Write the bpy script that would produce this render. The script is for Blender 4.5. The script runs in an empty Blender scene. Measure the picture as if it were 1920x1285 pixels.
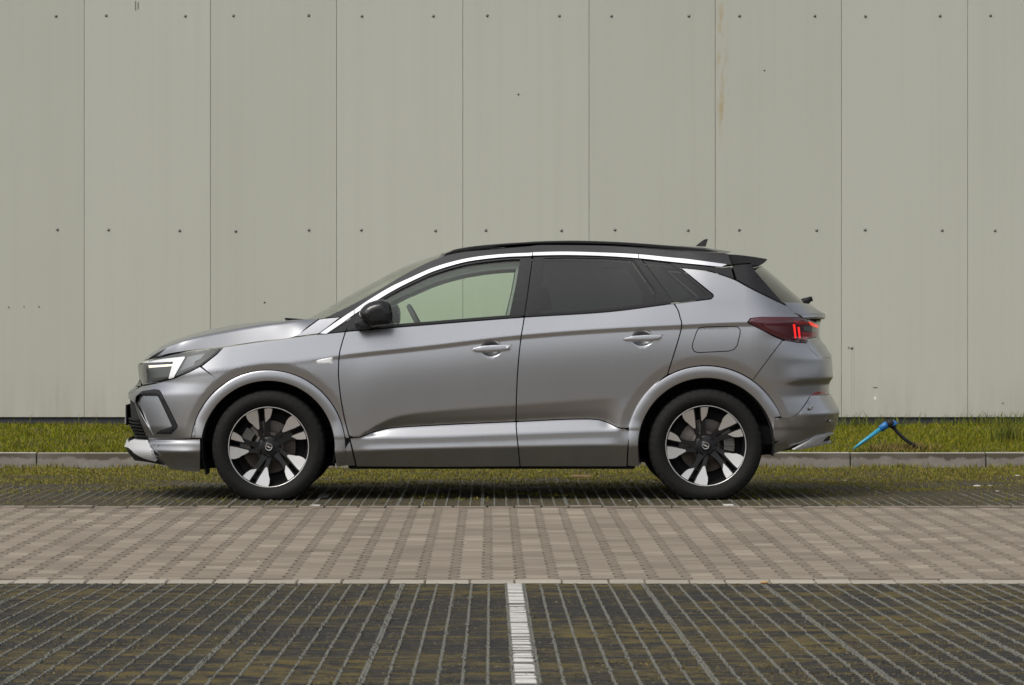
import bpy, bmesh, math, random
import numpy as np
from mathutils import Vector, Matrix
from mathutils.geometry import delaunay_2d_cdt
random.seed(7); rng = np.random.default_rng(7)
R = math.radians
S = bpy.context.scene
COL = S.collection

# ------------------------------------------------------------ camera, sky, sun, exposure
F_PX, CX, HY, CAM_H = 6800.0, 920.0, 590.0, 1.132        # focal length in photo pixels, vanishing point, eye height
cam = bpy.data.objects.new('camera', bpy.data.cameras.new('camera')); COL.objects.link(cam)
cam.location = (0, 0, CAM_H); cam.rotation_euler = (R(90), 0, 0)
cam.data.sensor_width = 36; cam.data.lens = F_PX / 1920 * 36
cam.data.shift_x = (960 - CX) / 1920; cam.data.shift_y = -(642.5 - HY) / 1920
cam.data.clip_start = 0.5; cam.data.clip_end = 1500
cam.data.dof.use_dof = True; cam.data.dof.focus_distance = 22.6; cam.data.dof.aperture_fstop = 127.5 / 7.0
S.camera = cam
SUN_EL, SUN_AZ = 52, 224                                   # azimuth clockwise from +Y: high on the left, veiled by cloud
W = bpy.data.worlds.new('World'); S.world = W; W.use_nodes = True
nt = W.node_tree; bg = nt.nodes['Background']
sky = nt.nodes.new('ShaderNodeTexSky'); sky.sky_type = 'NISHITA'; sky.sun_disc = False
sky.sun_elevation = R(SUN_EL); sky.sun_rotation = R(SUN_AZ); sky.air_density = 1.0; sky.dust_density = 4.0; sky.ozone_density = 1.0
hs = nt.nodes.new('ShaderNodeHueSaturation'); hs.inputs['Saturation'].default_value = 0.22
nt.links.new(sky.outputs[0], hs.inputs['Color']); nt.links.new(hs.outputs[0], bg.inputs['Color'])
bg.inputs['Strength'].default_value = 0.12
sl = bpy.data.lights.new('sun', 'SUN'); sl.energy = 1.15; sl.angle = R(28); sl.color = (1, 0.95, 0.86)
so = bpy.data.objects.new('sun', sl); COL.objects.link(so)
d = Vector((math.sin(R(SUN_AZ)) * math.cos(R(SUN_EL)), math.cos(R(SUN_AZ)) * math.cos(R(SUN_EL)), math.sin(R(SUN_EL))))
so.rotation_euler = d.to_track_quat('Z', 'Y').to_euler()
vs = S.view_settings; vs.view_transform = 'Standard'; vs.look = 'None'; vs.gamma = 1; vs.exposure = 0.4
try: vs.use_curve_mapping = False
except Exception: pass

# ------------------------------------------------------------ materials
class NT:
    def __init__(s, name):
        s.m = bpy.data.materials.new(name); s.m.use_nodes = True; s.t = s.m.node_tree
        s.b = s.t.nodes['Principled BSDF']; s.o = s.t.nodes['Material Output']
    def n(s, typ, **kw):
        x = s.t.nodes.new('ShaderNode' + typ)
        for k, v in kw.items():
            if k in x.inputs.keys(): x.inputs[k].default_value = v
            else: setattr(x, k, v)
        return x
    def l(s, a, b): s.t.links.new(a, b)
    def pos(s, scale=(1, 1, 1), loc=(0, 0, 0)):
        g = s.n('NewGeometry'); m = s.n('Mapping'); m.inputs['Scale'].default_value = scale; m.inputs['Location'].default_value = loc
        s.l(g.outputs['Position'], m.inputs['Vector']); return m.outputs[0]
    def noise(s, scale, detail=4, rough=.55, vec=None):
        x = s.n('TexNoise'); x.inputs['Scale'].default_value = scale; x.inputs['Detail'].default_value = detail; x.inputs['Roughness'].default_value = rough
        if vec is not None: s.l(vec, x.inputs['Vector'])
        return x.outputs['Fac']
    def ramp(s, fac, stops):
        x = s.n('ValToRGB'); e = x.color_ramp.elements
        while len(e) < len(stops): e.new(.5)
        for k, (p, c) in enumerate(stops):
            e[k].position = p; e[k].color = (c, c, c, 1) if isinstance(c, (int, float)) else (*c, 1)
        s.l(fac, x.inputs[0]); return x.outputs[0]
    def mix(s, fac, a, b, mode='MIX'):
        x = s.n('MixRGB'); x.blend_type = mode
        for sock, v in zip(x.inputs, (fac, a, b)):
            if isinstance(v, (int, float)): sock.default_value = v if sock.type == 'VALUE' else (v, v, v, 1)
            elif isinstance(v, tuple): sock.default_value = (*v, 1)
            else: s.l(v, sock)
        return x.outputs[0]
    def math(s, op, a, b=0.0):
        x = s.n('Math'); x.operation = op
        for sock, v in zip(x.inputs, (a, b)):
            if isinstance(v, (int, float)): sock.default_value = v
            else: s.l(v, sock)
        return x.outputs[0]
    def bump(s, h, strength=.3, dist=.01):
        x = s.n('Bump'); x.inputs['Strength'].default_value = strength; x.inputs['Distance'].default_value = dist
        s.l(h, x.inputs['Height']); s.l(x.outputs[0], s.b.inputs['Normal'])
    def set(s, **kw):
        for k, v in kw.items():
            i = s.b.inputs[k.replace('_', ' ')]
            if isinstance(v, tuple): i.default_value = (*v, 1) if len(v) == 3 and i.type == 'RGBA' else v
            elif isinstance(v, (int, float)): i.default_value = v
            else: s.l(v, i)
        return s
M = {}
def simple(name, col, rough=.5, metal=0., var=.12, scale=40, **kw):
    t = NT(name); v = t.noise(scale, 3)
    f = t.ramp(v, [(.3, 1 - var), (.7, 1 + var)])
    t.set(Base_Color=t.mix(1, col, f, 'MULTIPLY'), Roughness=rough, Metallic=metal, **kw); M[name] = t.m; return t

# car paint: grey metallic under clear coat, thin road film low down
t = NT('paint'); p = t.pos()
fl = t.noise(900, 1, .5, p); dust = t.noise(3.5, 5, .6, p)
c = t.mix(t.ramp(fl, [(.35, 0.), (.65, 1.)]), (.355, .360, .377), (.45, .456, .474))
sx = t.n('SeparateXYZ'); t.l(p, sx.inputs[0])
low = t.ramp(sx.outputs['Z'], [(.18, .55), (.62, 0.)])
dm = t.math('MULTIPLY', low, t.ramp(dust, [(.35, .0), (.75, .8)]))
t.set(Base_Color=t.mix(dm, c, (.20, .185, .165)), Metallic=.97, Roughness=t.mix(dm, t.mix(dust, .26, .31), .5), Coat_Weight=.35, Coat_Roughness=.06)
M['paint'] = t.m
simple('paint_silver', (.52, .52, .53), .35, .25, .06, 60)
simple('gloss_black', (.014, .014, .015), .14, 0, .2, 12, Specular_IOR_Level=.45)
simple('roof_black', (.022, .022, .024), .25, 0, .2, 8, Specular_IOR_Level=.4)
simple('black_plastic', (.014, .014, .015), .55, 0, .25, 60, Specular_IOR_Level=.25)
simple('matte_black', (.008, .008, .009), .85, 0, .3, 30)
simple('chrome', (.86, .86, .88), .12, 1., .04, 20)
simple('rim_silver', (.62, .61, .60), .3, .75, .08, 40)
simple('rim_black', (.008, .008, .009), .35, 0, .2, 60, Specular_IOR_Level=.35)
simple('rubber', (.0075, .0073, .007), .75, 0, .3, 35, Specular_IOR_Level=.25)
simple('disc_metal', (.075, .066, .06), .45, .7, .25, 50)
simple('caliper', (.10, .095, .09), .5, .4, .3, 60)
simple('interior', (.035, .036, .037), .7, 0, .2, 30)
simple('trim_grey', (.20, .205, .20), .8, 0, .15, 30)
simple('plate_white', (.7, .7, .66), .4, 0, .05, 30)
simple('lamp_dark', (.02, .02, .019), .12, 0, .3, 40, Coat_Weight=1., Coat_Roughness=.02)
simple('lamp_grey', (.16, .17, .175), .15, .6, .2, 60, Coat_Weight=1., Coat_Roughness=.02)
simple('lamp_smoke', (.055, .06, .055), .12, .2, .3, 60, Coat_Weight=1., Coat_Roughness=.02)
simple('lamp_white', (.78, .79, .80), .2, .2, .05, 60, Coat_Weight=1., Coat_Roughness=.02)
simple('tail_maroon', (.06, .004, .01), .12, 0, .25, 30, Coat_Weight=1., Coat_Roughness=.02)
simple('reflector_red', (.30, .010, .02), .2, 0, .2, 80, Coat_Weight=.8)
for nm, colr, st in (('led_red', (1, .02, .02), .75), ('led_amber', (1, .06, .03), .6), ('led_warm', (1, .93, .72), .75)):
    t = NT(nm); t.set(Base_Color=tuple(x * .5 for x in colr), Roughness=.25, Emission_Color=colr, Emission_Strength=st, Coat_Weight=.6); M[nm] = t.m
def glass(name, tint, refl=1.0):
    t = NT(name); t.t.nodes.remove(t.b)
    tr = t.n('BsdfTransparent'); tr.inputs[0].default_value = (*tint, 1)
    gl = t.n('BsdfGlossy'); gl.inputs['Roughness'].default_value = .03; gl.inputs[0].default_value = (refl, refl, refl, 1)
    lw = t.n('LayerWeight'); lw.inputs[0].default_value = .5; fr_ = t.math('ADD', t.math('MULTIPLY', t.math('POWER', lw.outputs['Facing'], 5.0), .9), .05)
    mx = t.n('MixShader'); t.l(fr_, mx.inputs[0]); t.l(tr.outputs[0], mx.inputs[1]); t.l(gl.outputs[0], mx.inputs[2])
    t.l(mx.outputs[0], t.o.inputs[0]); M[name] = t.m
glass('glass_green', (.83, .94, .83)); glass('glass_screen', (.86, .92, .84)); glass('glass_privacy', (.14, .152, .146)); glass('glass_clear', (.92, .93, .93))

# wall sheet metal
t = NT('wall_panel'); p = t.pos()
n1 = t.noise(.35, 3, .5, p); n2 = t.noise(1, 3, .5, t.pos((14, 1, .18))); n3 = t.noise(260, 2, .5, p)
oi = t.n('ObjectInfo'); c = t.mix(t.math('ADD', t.math('MULTIPLY', n1, .7), t.math('MULTIPLY', oi.outputs['Random'], .3)), (.385, .390, .332), (.478, .482, .420))
c = t.mix(t.math('MULTIPLY', t.ramp(n2, [(.45, 0.), (.75, 1.)]), .10), c, (.30, .29, .24))
c = t.mix(t.math('MULTIPLY', t.ramp(n3, [(.68, 0.), (.76, 1.)]), .22), c, (.22, .21, .18))
sx = t.n('SeparateXYZ'); t.l(p, sx.inputs[0])
def band(a, x0, x1, soft):
    up = t.n('MapRange'); up.inputs[1].default_value = x0 - soft; up.inputs[2].default_value = x0 + soft; t.l(a, up.inputs[0])
    dn = t.n('MapRange'); dn.inputs[1].default_value = x1 - soft; dn.inputs[2].default_value = x1 + soft; dn.inputs[3].default_value = 1; dn.inputs[4].default_value = 0; t.l(a, dn.inputs[0])
    return t.math('MULTIPLY', up.outputs[0], dn.outputs[0])
st = t.math('MULTIPLY', band(sx.outputs['X'], 2.07, 2.15, .025), band(sx.outputs['Z'], 2.8, 3.95, .2))
st = t.math('MULTIPLY', st, t.ramp(t.noise(1, 3, .5, t.pos((16, 1, 5), (0, 0, 1.3))), [(.48, 0.), (.64, .6)]))
c = t.mix(st, c, (.36, .25, .09))
for xa, za, zb in ((3.285, .25, .80), (3.308, .2, .82), (-3.95, .2, .5), (-1.2, .2, .6)):                # rain streaks under old holes
    sk = t.math('MULTIPLY', band(sx.outputs['X'], xa, xa + .006, .006), band(sx.outputs['Z'], za, zb, .06))
    c = t.mix(t.math('MULTIPLY', sk, .35), c, (.22, .18, .12))
dirt = t.math('MULTIPLY', band(sx.outputs['Z'], -1, .42, .22), t.ramp(t.noise(1, 4, .6, t.pos((9, 1, 1.2))), [(.4, 0.), (.7, .4)]))
c = t.mix(dirt, c, (.30, .27, .19))
t.set(Base_Color=c, Roughness=.5, Metallic=.0, Specular_IOR_Level=.4)
rb = t.n('TexWave'); rb.wave_type = 'BANDS'; rb.bands_direction = 'X'; rb.inputs['Scale'].default_value = 5.2; t.l(p, rb.inputs['Vector'])
t.bump(rb.outputs['Fac'], .03, .004); M['wall_panel'] = t.m
simple('wall_gap', (.27, .265, .235), .8); simple('screw', (.17, .165, .15), .5, .3); simple('plinth', (.035, .037, .045), .8, 0, .3, 20)
simple('chip_white', (.75, .74, .70), .6)

# kerb concrete
t = NT('kerb'); p = t.pos()
c = t.mix(t.noise(9, 6, .65, p), (.145, .134, .114), (.30, .280, .244))
c = t.mix(t.math('MULTIPLY', t.ramp(t.noise(90, 3, .6, p), [(.55, 0.), (.75, 1.)]), .4), c, (.12, .115, .105))
sx = t.n('SeparateXYZ'); t.l(p, sx.inputs[0])
edge = t.math('ADD', sx.outputs['Z'], t.math('MULTIPLY', t.noise(1, 5, .7, t.pos((7, 1, 4))), -.11))
wet = t.math('MULTIPLY', t.ramp(edge, [(.005, 0.), (.02, 1.)]), t.ramp(t.noise(1.1, 2, .5, t.pos((1, 1, .05))), [(.30, 0.), (.46, 1.)]))
c = t.mix(t.math('MULTIPLY', wet, .9), c, (.07, .056, .036))
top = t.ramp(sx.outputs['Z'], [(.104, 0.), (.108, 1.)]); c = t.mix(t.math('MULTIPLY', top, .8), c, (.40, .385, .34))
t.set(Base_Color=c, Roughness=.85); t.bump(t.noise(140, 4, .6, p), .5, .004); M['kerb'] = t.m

PW, PL = .1432, .2; X_REF = (943 - CX) * 17.0 / F_PX
def paver_mat(name, island):
    t = NT(name); p = t.pos()
    if island: g = t.n('NewGeometry'); rnd = g.outputs['Random Per Island']
    else: g = t.n('ObjectInfo'); rnd = g.outputs['Random']
    c = t.ramp(rnd, [(0, (.190, .156, .118)), (.25, (.248, .207, .157)), (.8, (.29, .245, .188)), (1, (.36, .308, .238))])
    c = t.mix(t.math('MULTIPLY', t.ramp(t.noise(1.3, 4, .6, p), [(.35, 0.), (.7, 1.)]), .45), c, (.17, .14, .108))
    c = t.mix(t.math('MULTIPLY', t.noise(160, 3, .7, p), .45), c, (.14, .125, .11))
    ge = t.n('NewGeometry'); sn = t.n('SeparateXYZ'); t.l(ge.outputs['True Normal'], sn.inputs[0]); c = t.mix(t.ramp(sn.outputs['Z'], [(.80, .7), (.95, 0.)]), c, (.12, .098, .076))   # darker on the sloped edges, then in bands along the column joints
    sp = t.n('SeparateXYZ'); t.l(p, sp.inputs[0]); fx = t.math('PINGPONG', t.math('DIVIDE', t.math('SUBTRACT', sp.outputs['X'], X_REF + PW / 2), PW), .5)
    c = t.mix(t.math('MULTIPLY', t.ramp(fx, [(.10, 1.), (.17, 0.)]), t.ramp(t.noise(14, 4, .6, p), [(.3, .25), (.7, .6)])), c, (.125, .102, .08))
    t.set(Base_Color=c, Roughness=.9, Specular_IOR_Level=.25); t.bump(t.noise(220, 3, .7, p), .4, .003); M[name] = t.m
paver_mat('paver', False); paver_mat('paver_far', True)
t = NT('edging'); p = t.pos(); oi = t.n('ObjectInfo')
c = t.mix(oi.outputs['Random'], (.30, .27, .22), (.38, .345, .285)); c = t.mix(t.math('MULTIPLY', t.noise(60, 4, .7, p), .4), c, (.2, .185, .16))
t.set(Base_Color=c, Roughness=.9, Specular_IOR_Level=.25); M['edging'] = t.m
simple('joint_sand', (.085, .072, .058), .95, 0, .3, 60)
def fill_mat(name, moss, dark, brown, lo, hi, xs):
    t = NT(name); p = t.pos()
    a = t.noise(1, 6, .72, t.pos((xs * 2.6, 7.5, 3))); b = t.noise(95, 3, .7, p); e = t.noise(18, 4, .6, p)
    g = t.mix(t.ramp(b, [(.3, 0.), (.75, 1.)]), tuple(x * .55 for x in dark), tuple(x * 1.7 for x in dark))
    m = t.mix(e, moss, brown); mm = t.mix(b, tuple(x * .02 for x in dark), m, 'MIX')
    f = t.math('MULTIPLY', t.ramp(t.math('ADD', a, t.math('MULTIPLY', e, .25)), [(lo, 0.), (hi, 1.)]), .68)
    t.set(Base_Color=t.mix(f, g, mm), Roughness=.95, Specular_IOR_Level=.2); t.bump(b, .8, .01); M[name] = t.m
fill_mat('bay_fill', (.31, .25, .06), (.021, .021, .021), (.26, .18, .07), .55, .68, 2.0)
fill_mat('bay_fill_back', (.20, .18, .05), (.04, .037, .032), (.15, .105, .055), .50, .72, 1.5)
simple('soil', (.06, .05, .018), .95, 0, .4, 14)
simple('grid_dark', (.04, .04, .04), .6, 0, .4, 30); simple('grid_plastic', (.17, .17, .145), .6, 0, .75, 90); 
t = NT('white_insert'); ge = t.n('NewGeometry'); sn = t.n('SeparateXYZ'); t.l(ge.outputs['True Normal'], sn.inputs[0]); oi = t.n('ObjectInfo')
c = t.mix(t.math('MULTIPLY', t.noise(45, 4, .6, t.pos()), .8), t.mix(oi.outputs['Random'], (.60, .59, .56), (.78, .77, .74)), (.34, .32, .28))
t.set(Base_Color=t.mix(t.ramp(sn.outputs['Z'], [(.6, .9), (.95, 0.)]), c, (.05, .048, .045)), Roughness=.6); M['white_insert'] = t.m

simple('ground', (.055, .053, .05), .95, 0, .2, 3)
def blade_mat(name, stops):
    t = NT(name); g = t.n('NewGeometry')
    c = t.ramp(g.outputs['Random Per Island'], stops)
    c2 = t.mix(t.ramp(t.noise(1.4, 3, .6, t.pos()), [(.35, .0), (.7, .55)]), c, (.14, .118, .016))
    t.set(Base_Color=c2, Roughness=.7, Specular_IOR_Level=.12)
    t.b.inputs['Subsurface Weight'].default_value = 0; M[name] = t.m
blade_mat('lawn_blades', [(0, (.056, .096, .003)), (.4, (.118, .150, .004)), (.75, (.19, .18, .007)), (1, (.28, .225, .035))])
blade_mat('moss_blades', [(0, (.105, .13, .012)), (.45, (.19, .185, .022)), (.8, (.23, .18, .04)), (1, (.28, .20, .08))])
blade_mat('dry_blades', [(0, (.16, .13, .035)), (.5, (.22, .165, .06)), (1, (.28, .2, .1))])
blade_mat('tall_blades', [(0, (.045, .085, .012)), (.5, (.08, .12, .02)), (1, (.14, .16, .035))])
simple('pipe_blue', (.03, .28, .42), .4, 0, .1, 30); simple('collar_blue', (.012, .13, .36), .4, 0, .1, 30)
simple('leaf', (.36, .22, .10), .8, 0, .3, 90); simple('stone', (.5, .47, .42), .8, 0, .2, 90); simple('cover_brown', (.16, .1, .05), .9)

# ------------------------------------------------------------ object helpers
def link(o, parent=None, **props):
    COL.objects.link(o)
    if parent is not None: o.parent = parent
    for k, v in props.items(): o[k] = v
    return o
def mesh_obj(name, verts, faces, mat, parent=None, smooth=False, normals=None, **props):
    me = bpy.data.meshes.new(name); me.from_pydata([tuple(v) for v in verts], [], [tuple(f) for f in faces])
    if mat: me.materials.append(M[mat])
    if smooth: me.shade_smooth()
    me.update()
    if normals is not None: me.normals_split_custom_set_from_vertices([tuple(n) for n in normals])
    return link(bpy.data.objects.new(name, me), parent, **props)
def bm_obj(name, bm, mat, parent=None, smooth=False, loc=(0, 0, 0), **props):
    bmesh.ops.recalc_face_normals(bm, faces=bm.faces[:])
    me = bpy.data.meshes.new(name); bm.to_mesh(me); bm.free()
    if mat: me.materials.append(M[mat])
    if smooth: me.shade_smooth()
    o = bpy.data.objects.new(name, me); o.location = loc
    return link(o, parent, **props)
def share(name, me, parent=None, loc=(0, 0, 0), rot=(0, 0, 0), sc=(1, 1, 1)):
    o = bpy.data.objects.new(name, me); o.location = loc; o.rotation_euler = rot; o.scale = sc; COL.objects.link(o)
    if parent is not None: o.parent = parent
    return o
def empty(name, loc, parent=None, **props):
    o = bpy.data.objects.new(name, None); o.location = loc; o.empty_display_size = .1
    return link(o, parent, **props)
def add_box(bm, x0, x1, y0, y1, z0, z1, bevel=0, seg=1):
    r = bmesh.ops.create_cube(bm, size=1)
    for v in r['verts']:
        v.co = Vector(((x0 + x1) / 2 + v.co.x * (x1 - x0), (y0 + y1) / 2 + v.co.y * (y1 - y0), (z0 + z1) / 2 + v.co.z * (z1 - z0)))
    if bevel:
        es = list({e for v in r['verts'] for e in v.link_edges})
        bmesh.ops.bevel(bm, geom=es, offset=bevel, segments=seg, profile=.5, affect='EDGES')
def box_obj(name, b, mat, parent=None, bevel=0, seg=1, **props):
    bm = bmesh.new(); add_box(bm, *b, bevel=bevel, seg=seg); return bm_obj(name, bm, mat, parent, **props)
def add_tube(bm, pts, rads, n=12, cap=True):
    pts = [Vector(p) for p in pts]; rings = []
    up = Vector((0, 0, 1))
    for i, p in enumerate(pts):
        tg = (pts[min(i + 1, len(pts) - 1)] - pts[max(i - 1, 0)]).normalized()
        a = tg.cross(up); a = a.normalized() if a.length > 1e-3 else Vector((1, 0, 0)); b = tg.cross(a)
        r = rads[i] if isinstance(rads, (list, tuple)) else rads
        rings.append([bm.verts.new(p + (a * math.cos(k * 2 * math.pi / n) + b * math.sin(k * 2 * math.pi / n)) * r) for k in range(n)])
    for q, s in zip(rings, rings[1:]):
        for k in range(n): bm.faces.new((q[k], q[(k + 1) % n], s[(k + 1) % n], s[k]))
    if cap: bm.faces.new(rings[0][::-1]); bm.faces.new(rings[-1])
def lathe(bm, prof, n=96, closed=False, mod=None):
    """profile of (radius, axial) spun about local Y; axial positive points to -Y (the outside)"""
    rings = []
    for j, (r, a) in enumerate(prof):
        ring = []
        for k in range(n):
            th = 2 * math.pi * k / n; rr = r + (mod(j, k) if mod else 0)
            ring.append(bm.verts.new((rr * math.cos(th), -a, rr * math.sin(th))))
        rings.append(ring)
    pairs = list(zip(rings, rings[1:])) + ([(rings[-1], rings[0])] if closed else [])
    for q, s in pairs:
        for k in range(n): bm.faces.new((q[k], q[(k + 1) % n], s[(k + 1) % n], s[k]))
def at(px, py, D): return Vector(((px - CX) * D / F_PX, D, CAM_H - (py - HY) * D / F_PX))
def onground(px, py): return F_PX * CAM_H / (py - HY)

# ------------------------------------------------------------ the setting
ROAD_N, ROAD_F, KERB_Y, LAWN_Y, WALL_Y = 15.30, 21.44, 26.82, 26.92, 33.05
prof = [(-300, .075), (9.6, .075), (ROAD_N, -.03), (KERB_Y, -.03), (KERB_Y + .03, .02), (WALL_Y, .05), (300, .05)]
v = []; f = []
for k, (y, z) in enumerate(prof):
    v += [(-300, y, z), (300, y, z)]
    if k: f.append((2 * k - 2, 2 * k - 1, 2 * k + 1, 2 * k))
mesh_obj('ground', v, f, 'ground', kind='structure')

# lane of interlocking double-T pavers
road = mesh_obj('road', [(-6.6, ROAD_N, -.009), (6.6, ROAD_N, -.009), (6.6, ROAD_F, -.009), (-6.6, ROAD_F, -.009)], [(0, 1, 2, 3)], 'joint_sand', kind='structure')
def paver_outline(g=.0022):
    h, wst = PW / 2 + .019 - g, PW / 2 - .019 - g; L = PL / 2 - g
    return [(-h, -L), (h, -L), (h, -.058), (wst, -.040), (wst, .040), (h, .058), (h, L), (-h, L), (-h, .058), (-wst, .040), (-wst, -.040), (-h, -.058)]
def paver_geo(g=.0025, ch=.0055):
    o = paver_outline(g); i = paver_outline(g + ch); n = len(o)
    vs_ = [(x, y, -.012) for x, y in o] + [(x, y, -.0035) for x, y in o] + [(x, y, 0) for x, y in i]
    fs = []
    for k in range(n):
        j = (k + 1) % n; fs += [(k, j, n + j, n + k), (n + k, n + j, 2 * n + j, 2 * n + k)]
    fs.append((2 * n, 2 * n + 1, 2 * n + 6, 2 * n + 7))  # placeholder replaced below
    fs.pop(); T = 2 * n
    fs += [(T, T + 1, T + 2, T + 11), (T + 11, T + 2, T + 3, T + 10), (T + 10, T + 3, T + 4, T + 9), (T + 9, T + 4, T + 5, T + 8), (T + 8, T + 5, T + 6, T + 7)]
    return vs_, fs
pv, pf = paver_geo()
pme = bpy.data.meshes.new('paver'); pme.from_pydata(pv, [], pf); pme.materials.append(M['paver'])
E0, E1 = ROAD_N + .16, ROAD_F - .10
slots = []
x_ref = X_REF
for ci in range(-45, 46):
    x = x_ref + ci * PW
    k = 0; y = E0 + (.1 if ci % 2 == 0 else 0.0)
    while y + .1 < E1 + .005:
        if y - .1 > E0 - .005: slots.append((x, y))
        y += PL
def on_screen(x, y, z=0):
    px, py = CX + x * F_PX / y, HY + (CAM_H - z) * F_PX / y
    return -40 < px < 1960 and 0 < py < 1290
slots.sort(key=lambda s: (not on_screen(*s), s[1]))
rest_v, rest_f = [], []
for i, (x, y) in enumerate(slots):
    z = random.gauss(0, .0009); rx, ry = random.gauss(0, .004), random.gauss(0, .004); dx = random.gauss(0, .0008)
    if i < 300:
        share('paver', pme, road, (x + dx, y, z), (rx, ry, random.gauss(0, .003)))
    else:
        b = len(rest_v)
        rest_v += [(x + dx + a, y + c_, z + e + rx * c_ - ry * a) for a, c_, e in pv]; rest_f += [tuple(b + q for q in ff) for ff in pf]
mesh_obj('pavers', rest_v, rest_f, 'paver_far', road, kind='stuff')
def edging(y0, y1, ln, zt, mat='edging'):
    x = -6.5
    while x < 6.5:
        L = ln * random.choice((.8, 1, 1, 1.05)); bm = bmesh.new()
        add_box(bm, x + .003, x + L - .003, y0, y1, -.06, zt + random.gauss(0, .0015), .005)
        bm_obj('edging_stone', bm, mat, road); x += L
edging(ROAD_N, ROAD_N + .145, .19, .003); edging(ROAD_F - .085, ROAD_F, .2, .001, 'paver')

# parking bays of plastic grid tiles
TS, NC = .504, 7
def tile_mesh(name, top, cross, wob, seed):
    rr = random.Random(seed); bm = bmesh.new(); c = TS / NC
    for i in range(NC + 1):                                       # ribs running away from the camera, in short kinked pieces with a knuckle at each crossing
        x = min(max(i * c, .005), TS - .005); ww = .0012
        for j in range(NC):
            y0, y1 = j * c, (j + 1) * c; xo = rr.gauss(0, wob); xm = (.0035 if (i + j) % 2 else -.0035) + xo
            y0 = max(y0, .004); y1 = min(y1, TS - .004)
            q = [(x - ww, y0), (x + ww, y0), (x + xm + ww, (y0 + y1) / 2), (x + ww, y1), (x - ww, y1), (x + xm - ww, (y0 + y1) / 2)]
            tv = [bm.verts.new((a, b, top + rr.gauss(0, .0005))) for a, b in q]; lv = [bm.verts.new((a, b, -.02)) for a, b in q]
            bm.faces.new((tv[0], tv[1], tv[2], tv[5])); bm.faces.new((tv[5], tv[2], tv[3], tv[4]))
            for k in range(6): bm.faces.new((tv[k], lv[k], lv[(k + 1) % 6], tv[(k + 1) % 6]))
            if rr.random() < .85:
                s = .0046; tp = top + .0012
                add_box(bm, x - s, x + s, y0 - s * .8 if j else y0, y0 + s * 1.6, -.012, tp)
    for j in range(NC + 1):
        y = min(max(j * c, .006), TS - .006); add_box(bm, .006, TS - .006, y - .0025, y + .0025, -.02, cross + rr.gauss(0, .0006)); [setattr(f_, 'material_index', 1) for f_ in list(bm.faces)[-6:]]
    bmesh.ops.recalc_face_normals(bm, faces=bm.faces[:])
    me = bpy.data.meshes.new(name); bm.to_mesh(me); bm.free(); me.materials.append(M['grid_plastic']); me.materials.append(M['grid_dark']); return me
def bay(name, y0, y1, slope, fillmat, top, fill_z, step, xs, rows):
    """fill sheet with real small relief, z = slope*(ROAD_N-y) for the front bay"""
    nx, ny = int(13.2 / step), int((y1 - y0) / step); X, Y = np.meshgrid(np.linspace(-6.6, 6.6, nx), np.linspace(y0, y1, ny))
    Z = slope * (ROAD_N - Y) + fill_z
    for k, a in ((1.7, .0016), (5.1, .0016), (14, .0013), (37, .0010)):
        ph = rng.uniform(0, 6.28, 4); Z = Z + a * np.sin(k * X * .9 + ph[0] + 1.3 * np.sin(k * .6 * Y + ph[1])) * np.cos(k * Y * 1.1 + ph[2] + np.sin(k * .7 * X + ph[3]))
    V = np.stack([X.ravel(), Y.ravel(), Z.ravel()], 1); I = np.arange(nx * ny).reshape(ny, nx)
    Fc = np.stack([I[:-1, :-1].ravel(), I[:-1, 1:].ravel(), I[1:, 1:].ravel(), I[1:, :-1].ravel()], 1)
    b = mesh_obj(name, V.tolist(), Fc.tolist(), fillmat, None, True, kind='structure')
    return b
SL = .018
XG = (906 - CX) * 24.0 / F_PX                                       # a double joint of the back bay runs through here
fb = bay('parking_bay_front', 9.7, ROAD_N - .003, SL, 'bay_fill', .0, -.0045, .022, 0, 0)
bb = bay('parking_bay_back', ROAD_F + .003, KERB_Y, 0, 'bay_fill_back', .0, -.0035, .03, 0, 0)
tmF = [tile_mesh('grid_tile', .0010, -.0026, .0024, k) for k in range(3)]
tmB = [tile_mesh('grid_tile', .0004, -.0080, .0020, 9 + k) for k in range(3)]
WL = (964.5 - CX) / 446.0                                            # the white line of the front bay
xg0 = WL - TS / NC * 6.5
for i in range(-7, 8):
    for j in range(11):
        yj = ROAD_N - .006 - (j + 1) * TS
        o = share('grid_tile', tmF[(i * 3 + j * 5) % 3], fb, (xg0 + i * TS, yj, SL * (ROAD_N - yj)), (-SL, random.gauss(0, .002), random.gauss(0, .0016)))
for i in range(-9, 9):
    for j in range(10):
        yj = ROAD_F + .006 + j * TS
        share('grid_tile', tmB[(i * 3 + j * 5) % 3], bb, (XG + i * TS, yj, -.0012 * max(0, j - 3) + random.gauss(0, .0006) - (0 if -2.2 < XG + i * TS < 1.7 else .0028)), (random.gauss(0, .001), random.gauss(0, .002), random.gauss(0, .002)))
bm = bmesh.new(); add_box(bm, -.0325, .0325, -.024, .024, -.018, 0, .003)
ime = bpy.data.meshes.new('white_block'); bm.to_mesh(ime); bm.free(); ime.materials.append(M['white_insert'])
c = TS / NC
for k in range(76):
    y = ROAD_N - .006 - (k + .5) * c
    share('white_block', ime, fb, (WL, y, SL * (ROAD_N - y) + random.choice((.001, .0025, .004, .005, .002, -.002))), (-SL + random.gauss(0, .012), random.gauss(0, .01), 0))
for px, keep in ((597, lambda k: k in (0, 1) or 13 < k < 20), (1358, lambda k: k < 3)):
    x = (px - CX) / 310.0
    for k in range(70):
        if keep(k): share('white_block', ime, bb, (x, ROAD_F + .006 + (k + .5) * c, .0016 + random.gauss(0, .0006)), (random.gauss(0, .01), random.gauss(0, .01), 0))

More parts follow.
